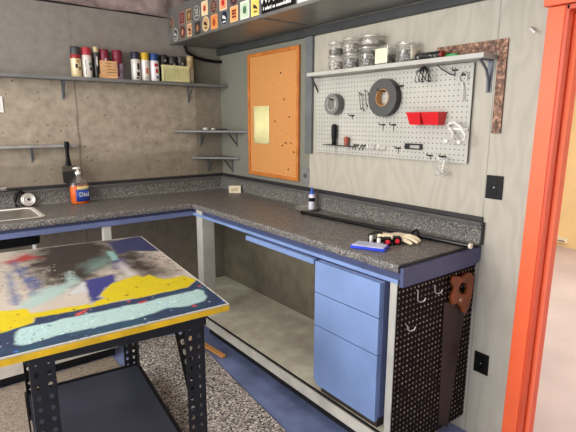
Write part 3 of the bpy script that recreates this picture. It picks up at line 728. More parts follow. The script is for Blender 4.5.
# ------------------------------------------------------------------ duct and stickers
DX = -.44
du2 = thing('air_duct', 'big grey sheet-metal air duct hung under the ceiling along the right wall', 'duct', (-.24, -1.7, 2.15))
obj('duct_body', bx(DX, -.04, -3.4, -.004, 2.15, 2.405), M['duct'], du2, bevel=.004)
for y in (-.395, -1.235, -2.2):
    mb = MB(); mb.box(DX-.004, -.036, y-.008, y+.008, 2.146, 2.409)
    obj('seam_band', mb, M['duct_seam'] if y > -1 else M['trim_grey'], du2)
mb = MB(); mb.box(DX-.005, DX-.0002, -.035, -.003, 2.15, 2.405); obj('end_flange', mb, M['duct_seam'], du2)
obj('bottom_flange', bx(DX-.004, DX+.012, -3.4, -.005, 2.146, 2.1495), M['duct_seam'], du2)
tag(obj('black_conduit', MB().tube([(-.33, -.03, 2.146), (-.31, -.03, 2.10), (-.25, -.03, 2.068), (-.16, -.03, 2.052), (-.08, -.03, 2.047), (-.006, -.03, 2.050)], .012), M['black']), 'black pipe sagging under the far end of the air duct', 'pipe')
mb = MB(); mb.tube([(-2.2, .045, 2.352), (-1.6, .045, 2.345), (-1.2, .045, 2.350), (-.9, .045, 2.342), (-.7, .045, 2.350), (-.46, .045, 2.343)], .009)
tag(obj('ceiling_cable', mb, M['strip_dark']), 'dark cable along the top of the concrete wall', 'cable')

def sticker(i, y, z, w, h, shape, edge, face, mark, lb):
    """flat printed sticker on the duct's side: border, field, simple emblem"""
    mats = [mat('sticker_%d_%d_%d' % c, c, .5, var=.06, scale=40) for c in (edge, face, mark)]
    mb = MB(); sg = -1
    def disc(k, kh, d, mi, cy=0, cz=0):
        mb.i = mi
        if shape == 'o': P = [(y+cy+w/2*k*math.cos(2*PI*j/24), z+cz+h/2*kh*math.sin(2*PI*j/24)) for j in range(24)]
        else:
            P = [(y+cy-w/2*k, z+cz-h/2*kh), (y+cy+w/2*k, z+cz-h/2*kh), (y+cy+w/2*k, z+cz+h/2*kh), (y+cy-w/2*k, z+cz+h/2*kh)]
        mb.prism(P, 'x', DX-.0004-d, DX-.0003)
    disc(1, 1, .0008, 0); disc(.82, .84, .0014, 1)
    # emblem differs from sticker to sticker
    sh = shape; r_ = random.Random(i)
    shape_l = ['o', 'r', 'o'][i % 3]
    mb.i = 2
    d = .0020
    if i % 4 == 0:
        P = [(y+w*.2*math.cos(2*PI*j/16), z+h*.22*math.sin(2*PI*j/16)) for j in range(16)]; mb.prism(P, 'x', DX-d, DX-.0004)
    elif i % 4 == 1:
        mb.prism([(y-w*.26, z-h*.14), (y+w*.26, z-h*.02), (y+w*.22, z+h*.20), (y-w*.1, z+h*.08)], 'x', DX-d, DX-.0004)
        mb.prism([(y-w*.2, z-h*.30), (y+w*.2, z-h*.30), (y+w*.2, z-h*.22), (y-w*.2, z-h*.22)], 'x', DX-d, DX-.0004)
    elif i % 4 == 2:
        for k in (-.18, .02, .2): mb.box(DX-d, DX-.0004, y-w*.26, y+w*.26, z+h*k-.006, z+h*k+.006)
    else:
        mb.prism([(y, z+h*.28), (y-w*.24, z), (y-w*.08, z-h*.26), (y+w*.14, z-h*.26), (y+w*.24, z+h*.02)], 'x', DX-d, DX-.0004)
    tag(obj('duct_sticker', mb, mats), lb, 'sticker', 'stickers on the air duct')
SW, SH = .105, .088
stick = [
 (-.04, 2.300, .085, .092, 'o', (170, 140, 112), (104, 62, 54), (150, 110, 84), 'brown oval sticker with tan ring, first of the upper row nearest the back wall'),
 (-.112, 2.205, .085, .092, 'o', (190, 186, 174), (72, 74, 74), (200, 196, 186), 'grey oval sticker with pale ring, first of the lower row nearest the back wall'),
 (-.229, 2.305, .088, .086, 'r', (170, 120, 100), (96, 44, 48), (150, 96, 80), 'dark red square sticker in the upper row of the duct'),
 (-.233, 2.208, .088, .088, 'o', (120, 66, 62), (82, 42, 44), (190, 130, 104), 'maroon oval sticker in the lower row of the duct'),
 (-.346, 2.303, .09, .088, 'r', (184, 156, 110), (120, 88, 60), (176, 140, 90), 'tan and brown square sticker in the upper row of the duct'),
 (-.350, 2.206, .088, .086, 'r', (220, 190, 150), (206, 150, 110), (70, 22, 24), 'cream square sticker with a dark red figure in the lower row'),
 (-.462, 2.303, .095, .094, 'o', (170, 166, 156), (70, 70, 72), (176, 170, 160), 'grey oval sticker with pale shield in the upper row'),
 (-.468, 2.203, .085, .084, 'r', (52, 44, 42), (60, 50, 46), (170, 112, 76), 'black square sticker with a tan oval in the lower row'),
 (-.578, 2.313, .09, .092, 'r', (236, 214, 176), (236, 208, 160), (196, 52, 40), 'bright cream square sticker with red bands in the upper row'),
 (-.588, 2.212, .098, .096, 'o', (220, 196, 150), (196, 160, 112), (50, 34, 28), 'tan oval sticker with a dark brown emblem in the lower row'),
 (-.701, 2.302, .095, .092, 'o', (150, 120, 100), (60, 40, 40), (150, 104, 84), 'dark brown oval sticker in the upper row of the duct'),
 (-.703, 2.208, .088, .088, 'r', (226, 160, 100), (218, 132, 66), (170, 70, 40), 'orange square sticker in the lower row of the duct'),
 (-.823, 2.304, .09, .088, 'r', (240, 212, 170), (230, 150, 110), (196, 40, 40), 'peach square sticker with a red slash in the upper row'),
 (-.834, 2.213, .095, .094, 'o', (110, 120, 128), (26, 34, 48), (222, 226, 220), 'navy oval sticker with a white figure in the lower row'),
 (-.952, 2.216, .09, .09, 'r', (236, 194, 140), (230, 160, 92), (110, 26, 30), 'pale orange square sticker with dark red marks in the lower row'),
 (-.953, 2.308, .09, .088, 'o', (110, 70, 70), (50, 32, 36), (140, 90, 80), 'dark oval sticker above the pale orange square one'),
 (-1.074, 2.219, .098, .10, 'r', (226, 234, 214), (190, 206, 176), (70, 110, 84), 'white square sticker with a green figure in the lower row'),
 (-1.188, 2.214, .092, .092, 'r', (244, 216, 130), (236, 200, 100), (52, 40, 26), 'yellow square sticker with a black mark beside the black banner'),
]
for i, s_ in enumerate(stick): sticker(i, *s_)
bn = thing('duct_banner', 'wide black sticker banner with white lettering on the air duct', 'sticker', (DX, -1.40, 2.165))
obj('banner_sheet', bx(DX-.0012, DX-.0003, -1.56, -1.25, 2.166, 2.36), M['black'], bn)
text_obj('lettering', 'WACCSB', M['white'], bn, (DX-.0018, -1.40, 2.240), (0, -1, 0), (0, 0, 1), .080)
mb = MB(); yy = -1.265; r_ = random.Random(3)
while yy > -1.51:
    w_ = r_.uniform(.005, .010); mb.box(DX-.0018, DX-.0013, yy-w_, yy, 2.182, 2.182+r_.choice((.013, .013, .019))); yy -= w_+.003
    if r_.random() < .16: yy -= .01
obj('small_print', mb, M['white'], bn)
tag(obj('duct_sticker', bx(DX-.0012, DX-.0003, -1.72, -1.575, 2.166, 2.26), M['white']), 'plain white sticker to the right of the black banner', 'sticker', 'stickers on the air duct')

# ------------------------------------------------------------------ pegboard wall
pgb = thing('pegboard', 'pale grey pegboard sheet full of hooks on the right wall', 'pegboard', (0, -1.8, 1.375))
PX = -.018
obj('perforated_sheet', bx(PX, PX+.006, -2.34, -1.245, 1.375, 1.838), M['pegboard'], pgb)
obj('furring_strip', bx(PX+.0062, -.0005, -2.337, -2.30, 1.378, 1.838), M['peg_edge'], pgb)
obj('furring_strip', bx(PX+.0062, -.0005, -2.30, -1.25, 1.3755, 1.40), M['peg_edge'], pgb)
js = thing('jar_shelf', 'pale wooden shelf above the pegboard carrying clear jars', 'shelf', (-.055, -1.85, 1.84))
pale = mat('pale_shelf_paint', (188, 186, 176), .5, var=.06)
obj('board', bx(-.112, -.001, -2.44, -1.26, 1.842, 1.864), pale, js, bevel=.002)
mb = MB(); tri_bracket_y(mb, -1.265, 1.842, .09, .13); obj('bracket', mb, M['bracket'], js)
mb = MB(); mb.box(-.004, -.0005, -2.425, -2.40, 1.70, 1.842); mb.box(-.10, -.0005, -2.425, -2.40, 1.838, 1.842)
mb.tube([(-.006, -2.4125, 1.705), (-.016, -2.4125, 1.76), (-.035, -2.4125, 1.80), (-.085, -2.4125, 1.836)], .006); obj('bracket', mb, M['bracket'], js)

def jar(y, zb, r, h, lb, fill, fm, lbf, x=-.058, square=False, label=False, lidr=1.0):
    t = thing('clear_jar', lb, 'jar', (x, y, zb), 'clear storage jars on the pegboard shelf')
    mb = MB()
    if square:
        mb.rings([rr(x-r, x+r, y-r, y+r, .012, zb+.0005), rr(x-r, x+r, y-r, y+r, .012, zb+h-.014)])
        obj('jar_body', mb, M['glass'], t)
        obj('lid', MB().rings([rr(x-r-.002, x+r+.002, y-r-.002, y+r+.002, .012, zb+h-.014), rr(x-r-.002, x+r+.002, y-r-.002, y+r+.002, .012, zb+h)]), M['clear'], t)
        if label: obj('label', bx(x-r-.0015, x-r-.0004, y-r+.004, y+r-.004, zb+.006, zb+h-.016), M['cream'], t)
    else:
        mb.lathe([(r*.92, .0005), (r, .006), (r, h-.02), (r*.96, h-.014)], (x, y, zb), seg=28)
        obj('jar_body', mb, M['glass'], t)
        obj('lid', MB().lathe([(r*lidr+.001, h-.014), (r*lidr+.003, h-.012), (r*lidr+.003, h-.002), (r*lidr, h)], (x, y, zb), seg=28), M['clear'], t)
        obj('lid_rim', MB().washer((x, y, zb), 'z', r*lidr+.001, r*lidr+.0045, h-.014, h-.011), M['steel'], t)
        if label:
            RR = [[(x+(r+.0006)*math.cos(math.radians(a)), y+(r+.0006)*math.sin(math.radians(a)), zb+z) for a in range(238, 290, 6)] for z in (.012, h-.024)]
            m_ = MB(); m_.rings(RR, cap=False, closed=False); obj('label', m_, M['cream'], t, solid=.0004)
    if fill:
        mb = MB(); n = 24
        if square: mb.rings([rr(x-r+.003, x+r-.003, y-r+.003, y+r-.003, .011, zb+.003), rr(x-r+.003, x+r-.003, y-r+.003, y+r-.003, .011, zb+fill)])
        else: mb.lathe([(r*.88, .003), (r*.94, .008), (r*.94, fill*.85), (r*.6, fill), (.0, fill*.93)], (x, y, zb), seg=24)
        tag(obj('hardware', mb, fm), lbf, 'hardware', kind='stuff')
ZJ = 1.8642
A1h = .088
jar(-1.467, ZJ, .047, A1h, 'lower clear round jar of the leftmost stack on the pegboard shelf', .05, M['beads'], 'pale fasteners filling the lower jar of the leftmost stack')
jar(-1.465, ZJ+A1h+.0005, .045, .074, 'upper clear round jar of the leftmost stack on the pegboard shelf', .038, M['screws'], 'dark screws filling the upper jar of the leftmost stack')
jar(-1.597, ZJ, .052, .088, 'lower clear round jar of the second stack on the pegboard shelf', .055, M['screws'], 'grey hardware filling the lower jar of the second stack')
jar(-1.592, ZJ+.0885, .050, .080, 'upper clear round jar of the second stack, half full of tan bits', .05, M['beads'], 'tan bits filling the upper jar of the second stack')
jar(-1.725, ZJ, .053, .108, 'tall clear jar of dark hardware under the wide flat jar', .085, M['screws'], 'dark hardware filling the tall jar under the wide flat jar')
jar(-1.748, ZJ+.1085, .058, .055, 'wide flat clear tub on top of the tall jar of dark hardware', .03, M['beads'], 'pale bits in the wide flat tub on the tall jar', lidr=1.12)
jar(-1.856, ZJ, .046, .096, 'clear square jar with a cream label on the pegboard shelf', .05, M['screws'], 'dark hardware inside the square jar with the cream label', square=True, label=True)
jar(-1.985, ZJ, .055, .098, 'clear round jar with a cream label, rightmost on the pegboard shelf', .06, M['screws'], 'mixed hardware inside the rightmost round jar', label=True)
tb = thing('black_sleeve', 'black patterned plastic pouch lying right of the jars', 'pouch', (-.06, -2.12, ZJ))
mb = MB(); mb.tube([(-.06, -2.05, ZJ+.019), (-.06, -2.19, ZJ+.019)], .0185, 12); obj('pouch', mb, speckle_mat('printed_black', [(0, (26, 26, 28)), (.6, (60, 56, 56)), (.85, (150, 146, 140))], 90, .4), tb)
obj('red_end', MB().tube([(-.06, -2.1905, ZJ+.019), (-.06, -2.202, ZJ+.019)], .0175, 12), mat('dull_red', (150, 52, 50), .5), tb)
tag(obj('green_cap', MB().lathe([(.018, 0), (.02, .004), (.018, .014), (.0, .018)], (-.06, -2.25, ZJ+.0003), seg=16, sy=1.7), mat('bright_green', (44, 160, 84), .4)), 'small bright green lid at the right end of the jar shelf', 'lid')
# copper L
tag(obj('copper_square', MB().prism([(-2.488, 1.52), (-2.446, 1.52), (-2.446, 1.872), (-2.13, 1.872), (-2.13, 1.925), (-2.488, 1.925)], 'x', -.010, -.0006), [M['copper']], bevel=.001), 'hammered copper L-shaped square hung round the jar shelf end', 'square')

# tape rolls
def tape(y, z, r0, r1, w, xb, m, core, lb, cat='tape roll', edge=None):
    t = thing('tape_roll', lb, cat, (xb, y, z-r1))
    tw = obj('tape_wound', MB().washer((0, y, z), 'x', r0+.004, r1, xb-w, xb, 48), [m, edge or m], t, bevel=.002)  # outer wrap darker: backing colour plus side shade put into it
    for p in tw.data.polygons:
        if abs(p.normal.x) < .3 and (Vector((p.center.y+t.location.y-y, p.center.z+t.location.z-z)).length) > r1-.004: p.material_index = 1
    obj('cardboard_core', MB().washer((0, y, z), 'x', r0, r0+.0038, xb-w+.001, xb-.001, 48), core, t)
tape(-1.445, 1.672, .036, .062, .050, PX-.004, M['tape_silver'], mat('white_core', (196, 192, 184), .7), 'silver duct tape roll hung at the left of the pegboard', edge=mat('silver_tape_shaded_back', (100, 100, 97), .4, .3))
tape(-1.835, 1.697, .042, .100, .04, PX-.004, M['tape_grey'], M['card'], 'big charcoal tape roll with cardboard core on the pegboard', edge=mat('black_tape_shaded_back', (30, 30, 31), .4))
def peg(y, z, L, lb, up=.012, drop=0, m='dark_steel'):
    mb = MB(); mb.tube([(PX, y, z), (PX-L, y, z), (PX-L-.004, y, z+up)], .0026, 8); mb.box(PX-.003, PX-.0003, y-.016, y+.016, z-.004, z+.004)
    if drop: mb.tube([(PX-.002, y, z), (PX-.002, y, z-drop)], .002, 6)
    tag(obj('peg_hook', mb, M[m]), lb, 'hook', 'hooks on the grey pegboard')
peg(-1.432, 1.70, .06, 'hook on the pegboard through the silver tape roll')
peg(-1.822, 1.733, .065, 'hook on the pegboard through the big charcoal tape roll')
peg(-1.575, 1.604, .03, 'short bare peg hook right of and below the silver tape roll', drop=.02)
peg(-1.815, 1.553, .035, 'bare peg hook straight below the big tape roll', drop=.03)
peg(-1.890, 1.553, .035, 'bare peg hook below right of the big tape roll', drop=.03)
peg(-1.930, 1.755, .03, 'bare peg hook right of the top of the big tape roll', drop=.01)
peg(-1.930, 1.43, .03, 'bare peg hook low on the pegboard left of the black label holder', drop=.03)
peg(-2.135, 1.402, .03, 'bare peg hook at the bottom edge right of the black label holder', drop=.02)
peg(-2.212, 1.402, .035, 'bare peg hook at the bottom edge just above the hanging cup', drop=.02)
peg(-2.245, 1.81, .02, 'bare peg hook high up, left of the long eye hook', drop=.03)
# driver rack
rk = thing('tool_rack', 'thin wire rack holding two screwdrivers at the lower left of the pegboard', 'rack', (PX, -1.47, 1.425))
mb = MB()
for x in (-.008, -.042): mb.tube([(PX+x, -1.36, 1.428), (PX+x, -1.61, 1.424)], .0022, 8)
for k in range(7): mb.tube([(PX-.001, -1.37-.038*k, 1.4275), (PX-.042, -1.37-.038*k, 1.4275)], .0018, 6)
obj('wire_frame', mb, M['wire'], rk)
s1 = thing('screwdriver', 'screwdriver with a long black handle standing in the wire rack', 'screwdriver', (PX-.025, -1.447, 1.36))
o_ = (PX-.025, -1.445, 0)
obj('handle', MB().lathe([(.010, 1.429), (.014, 1.434), (.0125, 1.455), (.0165, 1.475), (.0175, 1.535), (.014, 1.552), (.0, 1.556)], o_, seg=14), M['black'], s1)
obj('shaft', MB().lathe([(.0015, 1.352), (.0035, 1.362), (.0035, 1.429)], o_, seg=10), M['steel'], s1)
s2 = thing('screwdriver', 'stubby screwdriver with a red-brown handle in the wire rack', 'screwdriver', (PX-.025, -1.555, 1.40))
o_ = (PX-.025, -1.553, 0)
obj('handle', MB().lathe([(.009, 1.429), (.0135, 1.434), (.012, 1.444), (.0165, 1.455), (.0165, 1.476), (.0, 1.484)], o_, seg=14), mat('red_brown_handle', (158, 78, 58), .4), s2)
obj('shaft', MB().lathe([(.002, 1.398), (.0035, 1.405), (.0035, 1.429)], o_, seg=10), M['steel'], s2)
for k, (y, lb) in enumerate(((-1.615, 'small double clip right of the stubby screwdriver'), (-1.672, 'second small double clip right of the stubby screwdriver'))):
    mb = MB(); mb.box(PX-.006, PX-.0003, y-.02, y+.02, 1.43, 1.438); mb.tube([(PX-.004, y-.012, 1.432), (PX-.018, y-.012, 1.42), (PX-.02, y-.012, 1.405)], .003, 6); mb.tube([(PX-.004, y+.012, 1.432), (PX-.018, y+.012, 1.42), (PX-.02, y+.012, 1.405)], .003, 6)
    tag(obj('peg_clip', mb, M['wire']), lb+' on the pegboard', 'clip', 'small clips low on the pegboard')
for k, (y, lb) in enumerate(((-1.735, 'wire ring holder low on the pegboard, left of the pair'), (-1.815, 'wire ring holder low on the pegboard, right of the pair'))):
    mb = MB(); mb.tube([(PX-.002, y-.026, 1.445), (PX-.006, y-.026, 1.42), (PX-.026, y-.014, 1.415), (PX-.030, y, 1.415), (PX-.026, y+.014, 1.415), (PX-.006, y+.026, 1.42), (PX-.002, y+.026, 1.445)], .0024, 6)
    tag(obj('ring_holder', mb, M['steel']), lb, 'holder', 'wire ring holders low on the pegboard')
tg = thing('wire_hook_bunch', 'bunch of thin bent wire hooks left of the big tape roll', 'hooks', (PX, -1.68, 1.63))
for k, (y, z0, z1) in enumerate(((-1.655, 1.735, 1.635), (-1.675, 1.728, 1.625), (-1.70, 1.745, 1.65), (-1.725, 1.73, 1.64))):
    obj('wire_hook', MB().tube([(PX, y+.02, z0-.01), (PX-.025, y+.012, z0), (PX-.03, y, z0-.02), (PX-.028, y-.006, z1+.02), (PX-.022, y-.012, z1), (PX-.03, y-.02, z1+.012)], .0022, 6), M['wire'], tg)
lh = thing('label_holder', 'small black card holder low in the middle of the pegboard', 'holder', (PX, -2.03, 1.425))
obj('frame', bx(PX-.008, PX-.0003, -2.085, -1.975, 1.428, 1.458), M['dark_steel'], lh)
obj('card', bx(PX-.0092, PX-.0082, -2.07, -2.01, 1.434, 1.450), mat('grey_card', (166, 162, 152), .6), lh)

# red bins
rb = thing('red_bins', 'red plastic double parts bin hung on the pegboard', 'bin', (PX, -2.11, 1.553))
def redbin(y0, y1):
    mb = MB(); t_, xb, xf = .003, PX-.002, PX-.075
    zb, zt = 1.555, 1.617
    O = [(xb, y0, zt), (xf, y0-0.0, zt), (xf, y1, zt), (xb, y1, zt)]; m = .010
    Bo = [(xb, y0-m, zb), (xf+.022, y0-m, zb), (xf+.022, y1+m, zb), (xb, y1+m, zb)]
    I = [(xb-t_, y0-t_, zt), (xf+t_, y0-t_, zt), (xf+t_, y1+t_, zt), (xb-t_, y1+t_, zt)]
    Bi = [(xb-t_, y0-m-t_, zb+t_), (xf+.022+t_, y0-m-t_, zb+t_), (xf+.022+t_, y1+m+t_, zb+t_), (xb-t_, y1+m+t_, zb+t_)]
    mb.rings([Bo, O, I, Bi], smooth=False); return mb
obj('bin_cup', redbin(-2.026, -2.112), M['red'], rb)
obj('bin_cup', redbin(-2.114, -2.216), M['red'], rb)
# hooks with white ball tips
wh = thing('white_hook_pair', 'white double hook with ball tips at the right of the pegboard', 'hook', (PX, -2.28, 1.49))
obj('bar', bx(PX-.010, PX-.0003, -2.338, -2.235, 1.530, 1.543), M['white'], wh, bevel=.003)
mb = MB(); mb.tube([(PX-.008, -2.238, 1.537), (-.035, -2.236, 1.552), (-.045, -2.250, 1.563), (-.055, -2.285, 1.567), (-.060, -2.322, 1.547), (-.062, -2.348, 1.513), (-.068, -2.356, 1.495), (-.082, -2.343, 1.479)], .0062); mb.ball((-.086, -2.337, 1.477), .0125)
obj('hook_arm', mb, M['white'], wh)
mb = MB(); mb.tube([(PX-.008, -2.243, 1.537), (-.035, -2.251, 1.541), (-.050, -2.277, 1.512), (-.065, -2.286, 1.49), (-.082, -2.274, 1.481)], .0062); mb.ball((-.086, -2.268, 1.480), .0125)
obj('hook_arm', mb, M['white'], wh)
# eye hook tool
ey = MB(); n = 16
ey.tube([(PX-.012, -2.296+.022*math.cos(a), 1.775+.022*math.sin(a)) for a in [math.radians(d) for d in range(-60, 230, 18)]], .0032)
ey.tube([(PX-.012, -2.293, 1.756), (PX-.013, -2.302, 1.72), (PX-.014, -2.306, 1.675), (PX-.018, -2.311, 1.668)], .003)
tag(obj('eye_hook', ey, M['steel']), 'long metal eye hook hanging at the right of the pegboard', 'hook')
peg(-2.296, 1.785, .014, 'small hook carrying the long metal eye hook')
# wire bundle under the shelf
wb = MB()
for k in range(5):
    y0 = -2.055-.02*k; dy = (.012, -.014, .02, -.01, .016)[k]
    wb.tube([(PX-.03, -2.08, 1.838), (PX-.035-.004*k, y0+dy, 1.815), (PX-.03-.005*k, y0-.012, 1.775), (PX-.034, y0-.005+dy*.5, 1.762), (PX-.036, y0+.014, 1.775), (PX-.032, y0+.008, 1.81), (PX-.03, -2.09, 1.838)], .0026, 6)
tag(obj('wire_bundle', wb, M['dark_steel']), 'tangled bundle of dark wire loops hanging below the jar shelf', 'wire')
tag(obj('bent_wire', MB().tube([(PX-.03, -2.165, 1.839), (PX-.03, -2.19, 1.818), (PX-.03, -2.24, 1.79), (PX-.03, -2.262, 1.785)], .003, 6), M['wire']), 'single bent wire slanting below the jar shelf', 'wire')
# hanging cup
hc = thing('hanging_cup', 'clear plastic cup hanging off the bottom edge of the pegboard', 'cup', (PX-.035, -2.225, 1.31))
obj('cup', MB().lathe([(.0, 1.309), (.026, 1.308), (.028, 1.312), (.034, 1.40)], (PX-.038, -2.225, 0), seg=24), M['clear'], hc)
obj('rim', MB().washer((PX-.038, -2.225, 0), 'z', .033, .0365, 1.395, 1.401), M['clear'], hc)
mb = MB()
for a, b, c_ in ((0, 0, 0), (.012, .006, .004), (-.012, -.004, .003), (.004, -.012, .006), (-.005, .012, .005)): mb.ball((PX-.038+a, -2.225+b, 1.3215+c_), .008, sc=(1.3, 1, .8))
tag(obj('white_plugs', mb, M['white']), 'few white plugs lying in the bottom of the hanging cup', 'plugs', kind='stuff')

# ------------------------------------------------------------------ painted bench
ZT_ = .90
FR, BR, FL, BL = Vector((-1.22, -2.148)), Vector((-1.088, -.912)), Vector((-1.990, -2.112)), Vector((-1.853, -.83))
bt = thing('work_bench', 'paint-splattered workbench on black slotted steel legs', 'bench', (-1.54, -1.5, 0))
PAINT = {
'navy_far':[(-1.295,-0.946),(-1.091,-0.894),(-1.064,-0.866),(-1.098,-1.295),(-1.141,-1.288),(-1.254,-1.203),(-1.334,-1.228)],
'dark1':[(-1.636,-0.889),(-1.493,-0.728),(-1.264,-0.841),(-1.342,-1.299),(-1.464,-1.413),(-1.570,-1.528),(-1.674,-1.546),(-1.713,-1.453),(-1.721,-1.118)],
'dark2':[(-1.334,-1.260),(-1.249,-1.194),(-1.251,-1.367),(-1.280,-1.680),(-1.342,-1.685),(-1.384,-1.653)],
'aqua1':[(-1.841,-1.694),(-1.752,-1.561),(-1.648,-1.534),(-1.597,-1.386),(-1.605,-1.567),(-1.693,-1.663),(-1.766,-1.726),(-1.822,-1.757),(-1.856,-1.730)],
'aqua2':[(-1.501,-1.305),(-1.377,-1.205),(-1.400,-1.341),(-1.471,-1.407),(-1.521,-1.426)],
'aqua3':[(-1.355,-1.126),(-1.332,-1.168),(-1.356,-1.332),(-1.387,-1.321)],
'violet':[(-1.586,-1.557),(-1.458,-1.537),(-1.467,-1.633),(-1.541,-1.707),(-1.590,-1.782),(-1.575,-1.820),(-1.627,-1.820),(-1.608,-1.685)],
'violet2':[(-1.396,-1.344),(-1.334,-1.305),(-1.361,-1.452),(-1.415,-1.487)],
'white1':[(-1.667,-1.669),(-1.584,-1.559),(-1.604,-1.703),(-1.660,-1.695)],
'white2':[(-1.394,-1.396),(-1.359,-1.362),(-1.372,-1.618),(-1.410,-1.616)],
'red':[(-1.819,-1.034),(-1.702,-0.947),(-1.649,-1.056),(-1.701,-1.049),(-1.792,-1.085)],
'streak1':[(-1.786,-1.069),(-1.768,-1.062),(-1.768,-1.606),(-1.788,-1.618)],
'streak2':[(-1.825,-1.232),(-1.817,-1.237),(-1.848,-1.676),(-1.861,-1.678)],
'streak3':[(-1.758,-1.189),(-1.748,-1.178),(-1.740,-1.496),(-1.755,-1.515)],
'yellow':[(-1.637,-1.856),(-1.610,-1.826),(-1.572,-1.809),(-1.579,-1.764),(-1.496,-1.657),(-1.433,-1.633),(-1.375,-1.617),(-1.361,-1.653),(-1.327,-1.636),(-1.303,-1.732),(-1.266,-1.743),(-1.213,-1.740),(-1.189,-1.826),(-1.268,-1.892),(-1.393,-1.884),(-1.465,-1.891),(-1.527,-1.870),(-1.625,-1.877),(-1.823,-1.856),(-1.834,-1.900),(-1.936,-1.920),(-2.017,-1.921),(-2.000,-1.700),(-1.911,-1.712),(-1.833,-1.748),(-1.827,-1.805),(-1.634,-1.833)],
'navy':[(-2.017,-1.921),(-1.934,-1.903),(-1.837,-1.898),(-1.822,-1.850),(-1.623,-1.870),(-1.463,-1.886),(-1.268,-1.892),(-1.176,-1.820),(-1.180,-2.160),(-1.233,-2.169),(-1.962,-2.2),(-2.033,-2.2)],
'aqua_bar':[(-1.891,-1.945),(-1.877,-1.927),(-1.759,-1.927),(-1.627,-1.932),(-1.472,-1.945),(-1.247,-1.942),(-1.232,-1.971),(-1.250,-2.030),(-1.278,-2.066),(-1.354,-2.077),(-1.429,-2.052),(-1.494,-2.064),(-1.581,-2.070),(-1.665,-2.060),(-1.769,-2.054),(-1.893,-2.059),(-1.910,-2.036),(-1.904,-1.990)],
'reddash':[(-1.706,-1.906),(-1.651,-1.877),(-1.672,-1.911),(-1.701,-1.928)],
'reddash2':[(-1.485,-1.934),(-1.454,-1.925),(-1.457,-1.942),(-1.482,-1.948)],
}
NX, NY = 210, 330
S_, T_ = np.meshgrid(np.linspace(0, 1, NX), np.linspace(0, 1, NY))
def bil(c): return ((1-S_)*(1-T_)*FL[c] + S_*(1-T_)*FR[c] + (1-S_)*T_*BL[c] + S_*T_*BR[c])
GX, GY = bil(0), bil(1)
def vnoise(X, Y, f, seed):
    r = np.random.RandomState(seed); g = r.rand(64, 64)
    x, y = X*f+100, Y*f+100; xi, yi = np.floor(x).astype(int), np.floor(y).astype(int); fx, fy = x-xi, y-yi
    fx, fy = fx*fx*(3-2*fx), fy*fy*(3-2*fy)
    q = lambda a, b: g[a % 64, b % 64]
    return (q(xi, yi)*(1-fx)+q(xi+1, yi)*fx)*(1-fy) + (q(xi, yi+1)*(1-fx)+q(xi+1, yi+1)*fx)*fy
def fbm(X, Y, f, seed): return sum(vnoise(X, Y, f*2**k, seed+k)*.5**k for k in range(4))/1.875
def sdist(poly, X, Y):
    """signed distance, positive inside"""
    d = np.full(X.shape, 9.); ins = np.zeros(X.shape, bool); n = len(poly)
    for i in range(n):
        ax_, ay = poly[i]; bx_, by = poly[(i+1) % n]
        ex, ey_ = bx_-ax_, by-ay; wx, wy = X-ax_, Y-ay
        tt = np.clip((wx*ex+wy*ey_)/(ex*ex+ey_*ey_+1e-12), 0, 1)
        d = np.minimum(d, np.hypot(wx-tt*ex, wy-tt*ey_))
        cnd = ((ay > Y) != (by > Y)) & (X < ex*(Y-ay)/(ey_ if abs(ey_) > 1e-12 else 1e-12)+ax_)
        ins ^= cnd
    return np.where(ins, d, -d)
n1, n2, n3 = fbm(GX, GY, 9, 1), fbm(GX, GY, 26, 9), fbm(GX, GY, 60, 21)
def L3(c): return np.array(lin(c)[:3])
col = np.ones((NY, NX, 3))*L3((194, 184, 170)) * (.86+.28*n1)[..., None]
def layer(name, c, soft=.004, rag=.02, op=1., tex=.12, seed=0, grow=0):
    global col
    n = fbm(GX, GY, 24, 40+seed)
    d = sdist(PAINT[name], GX, GY) + (n-.5)*rag*2 + grow
    a = np.clip(d/soft*.5+.5, 0, 1)*op
    c3 = L3(c)*(1-tex+2*tex*n2)[..., None]
    col = col*(1-a[..., None]) + c3*a[..., None]
def specks(name, cols, dens, size, seed):
    global col
    r = np.random.RandomState(seed); poly = PAINT[name] if isinstance(name, str) else name
    xs = [p[0] for p in poly]; ys = [p[1] for p in poly]
    for k in range(dens):
        x, y = r.uniform(min(xs), max(xs)), r.uniform(min(ys), max(ys)); s = size*r.uniform(.5, 1.5); c = cols[r.randint(len(cols))]
        if sdist(poly, np.array([[x]]), np.array([[y]]))[0, 0] < 0: continue
        m_ = (np.abs(GX-x)*r.uniform(.6, 1.6) + np.abs(GY-y)) < s
        col[m_] = L3(c)
base_q = [(-1.95, -1.75), (-1.2, -1.75), (-1.10, -1.15), (-1.35, -.95), (-1.83, -.9)]
specks(base_q, [(60, 54, 48), (120, 110, 100), (90, 80, 74)], 300, .005, 3)
layer('dark1', (44, 38, 34), .08, .08, .98, .3, 1, .03)
layer('dark2', (44, 39, 35), .07, .06, .97, .3, 2, .02)
layer('navy_far', (46, 52, 96), .012, .01, 1, .15, 3)
layer('aqua2', (116, 148, 138), .05, .04, .85, .1, 4)
layer('aqua3', (140, 186, 180), .006, .004, .95, .08, 5)
layer('violet2', (70, 72, 130), .02, .02, .8, .1, 6)
layer('white2', (206, 200, 194), .02, .01, .9, .1, 7)
layer('red', (168, 44, 48), .03, .03, .95, .15, 8)
layer('streak1', (70, 90, 140), .02, .03, .95, .15, 9)
layer('streak2', (80, 104, 150), .02, .02, .9, .15, 10)
layer('streak3', (70, 86, 136), .02, .03, .9, .15, 11)
layer('aqua1', (168, 194, 188), .02, .02, .93, .08, 12)
layer('violet', (54, 58, 126), .01, .015, 1, .2, 13)
layer('white1', (200, 202, 204), .008, .006, .97, .05, 14)
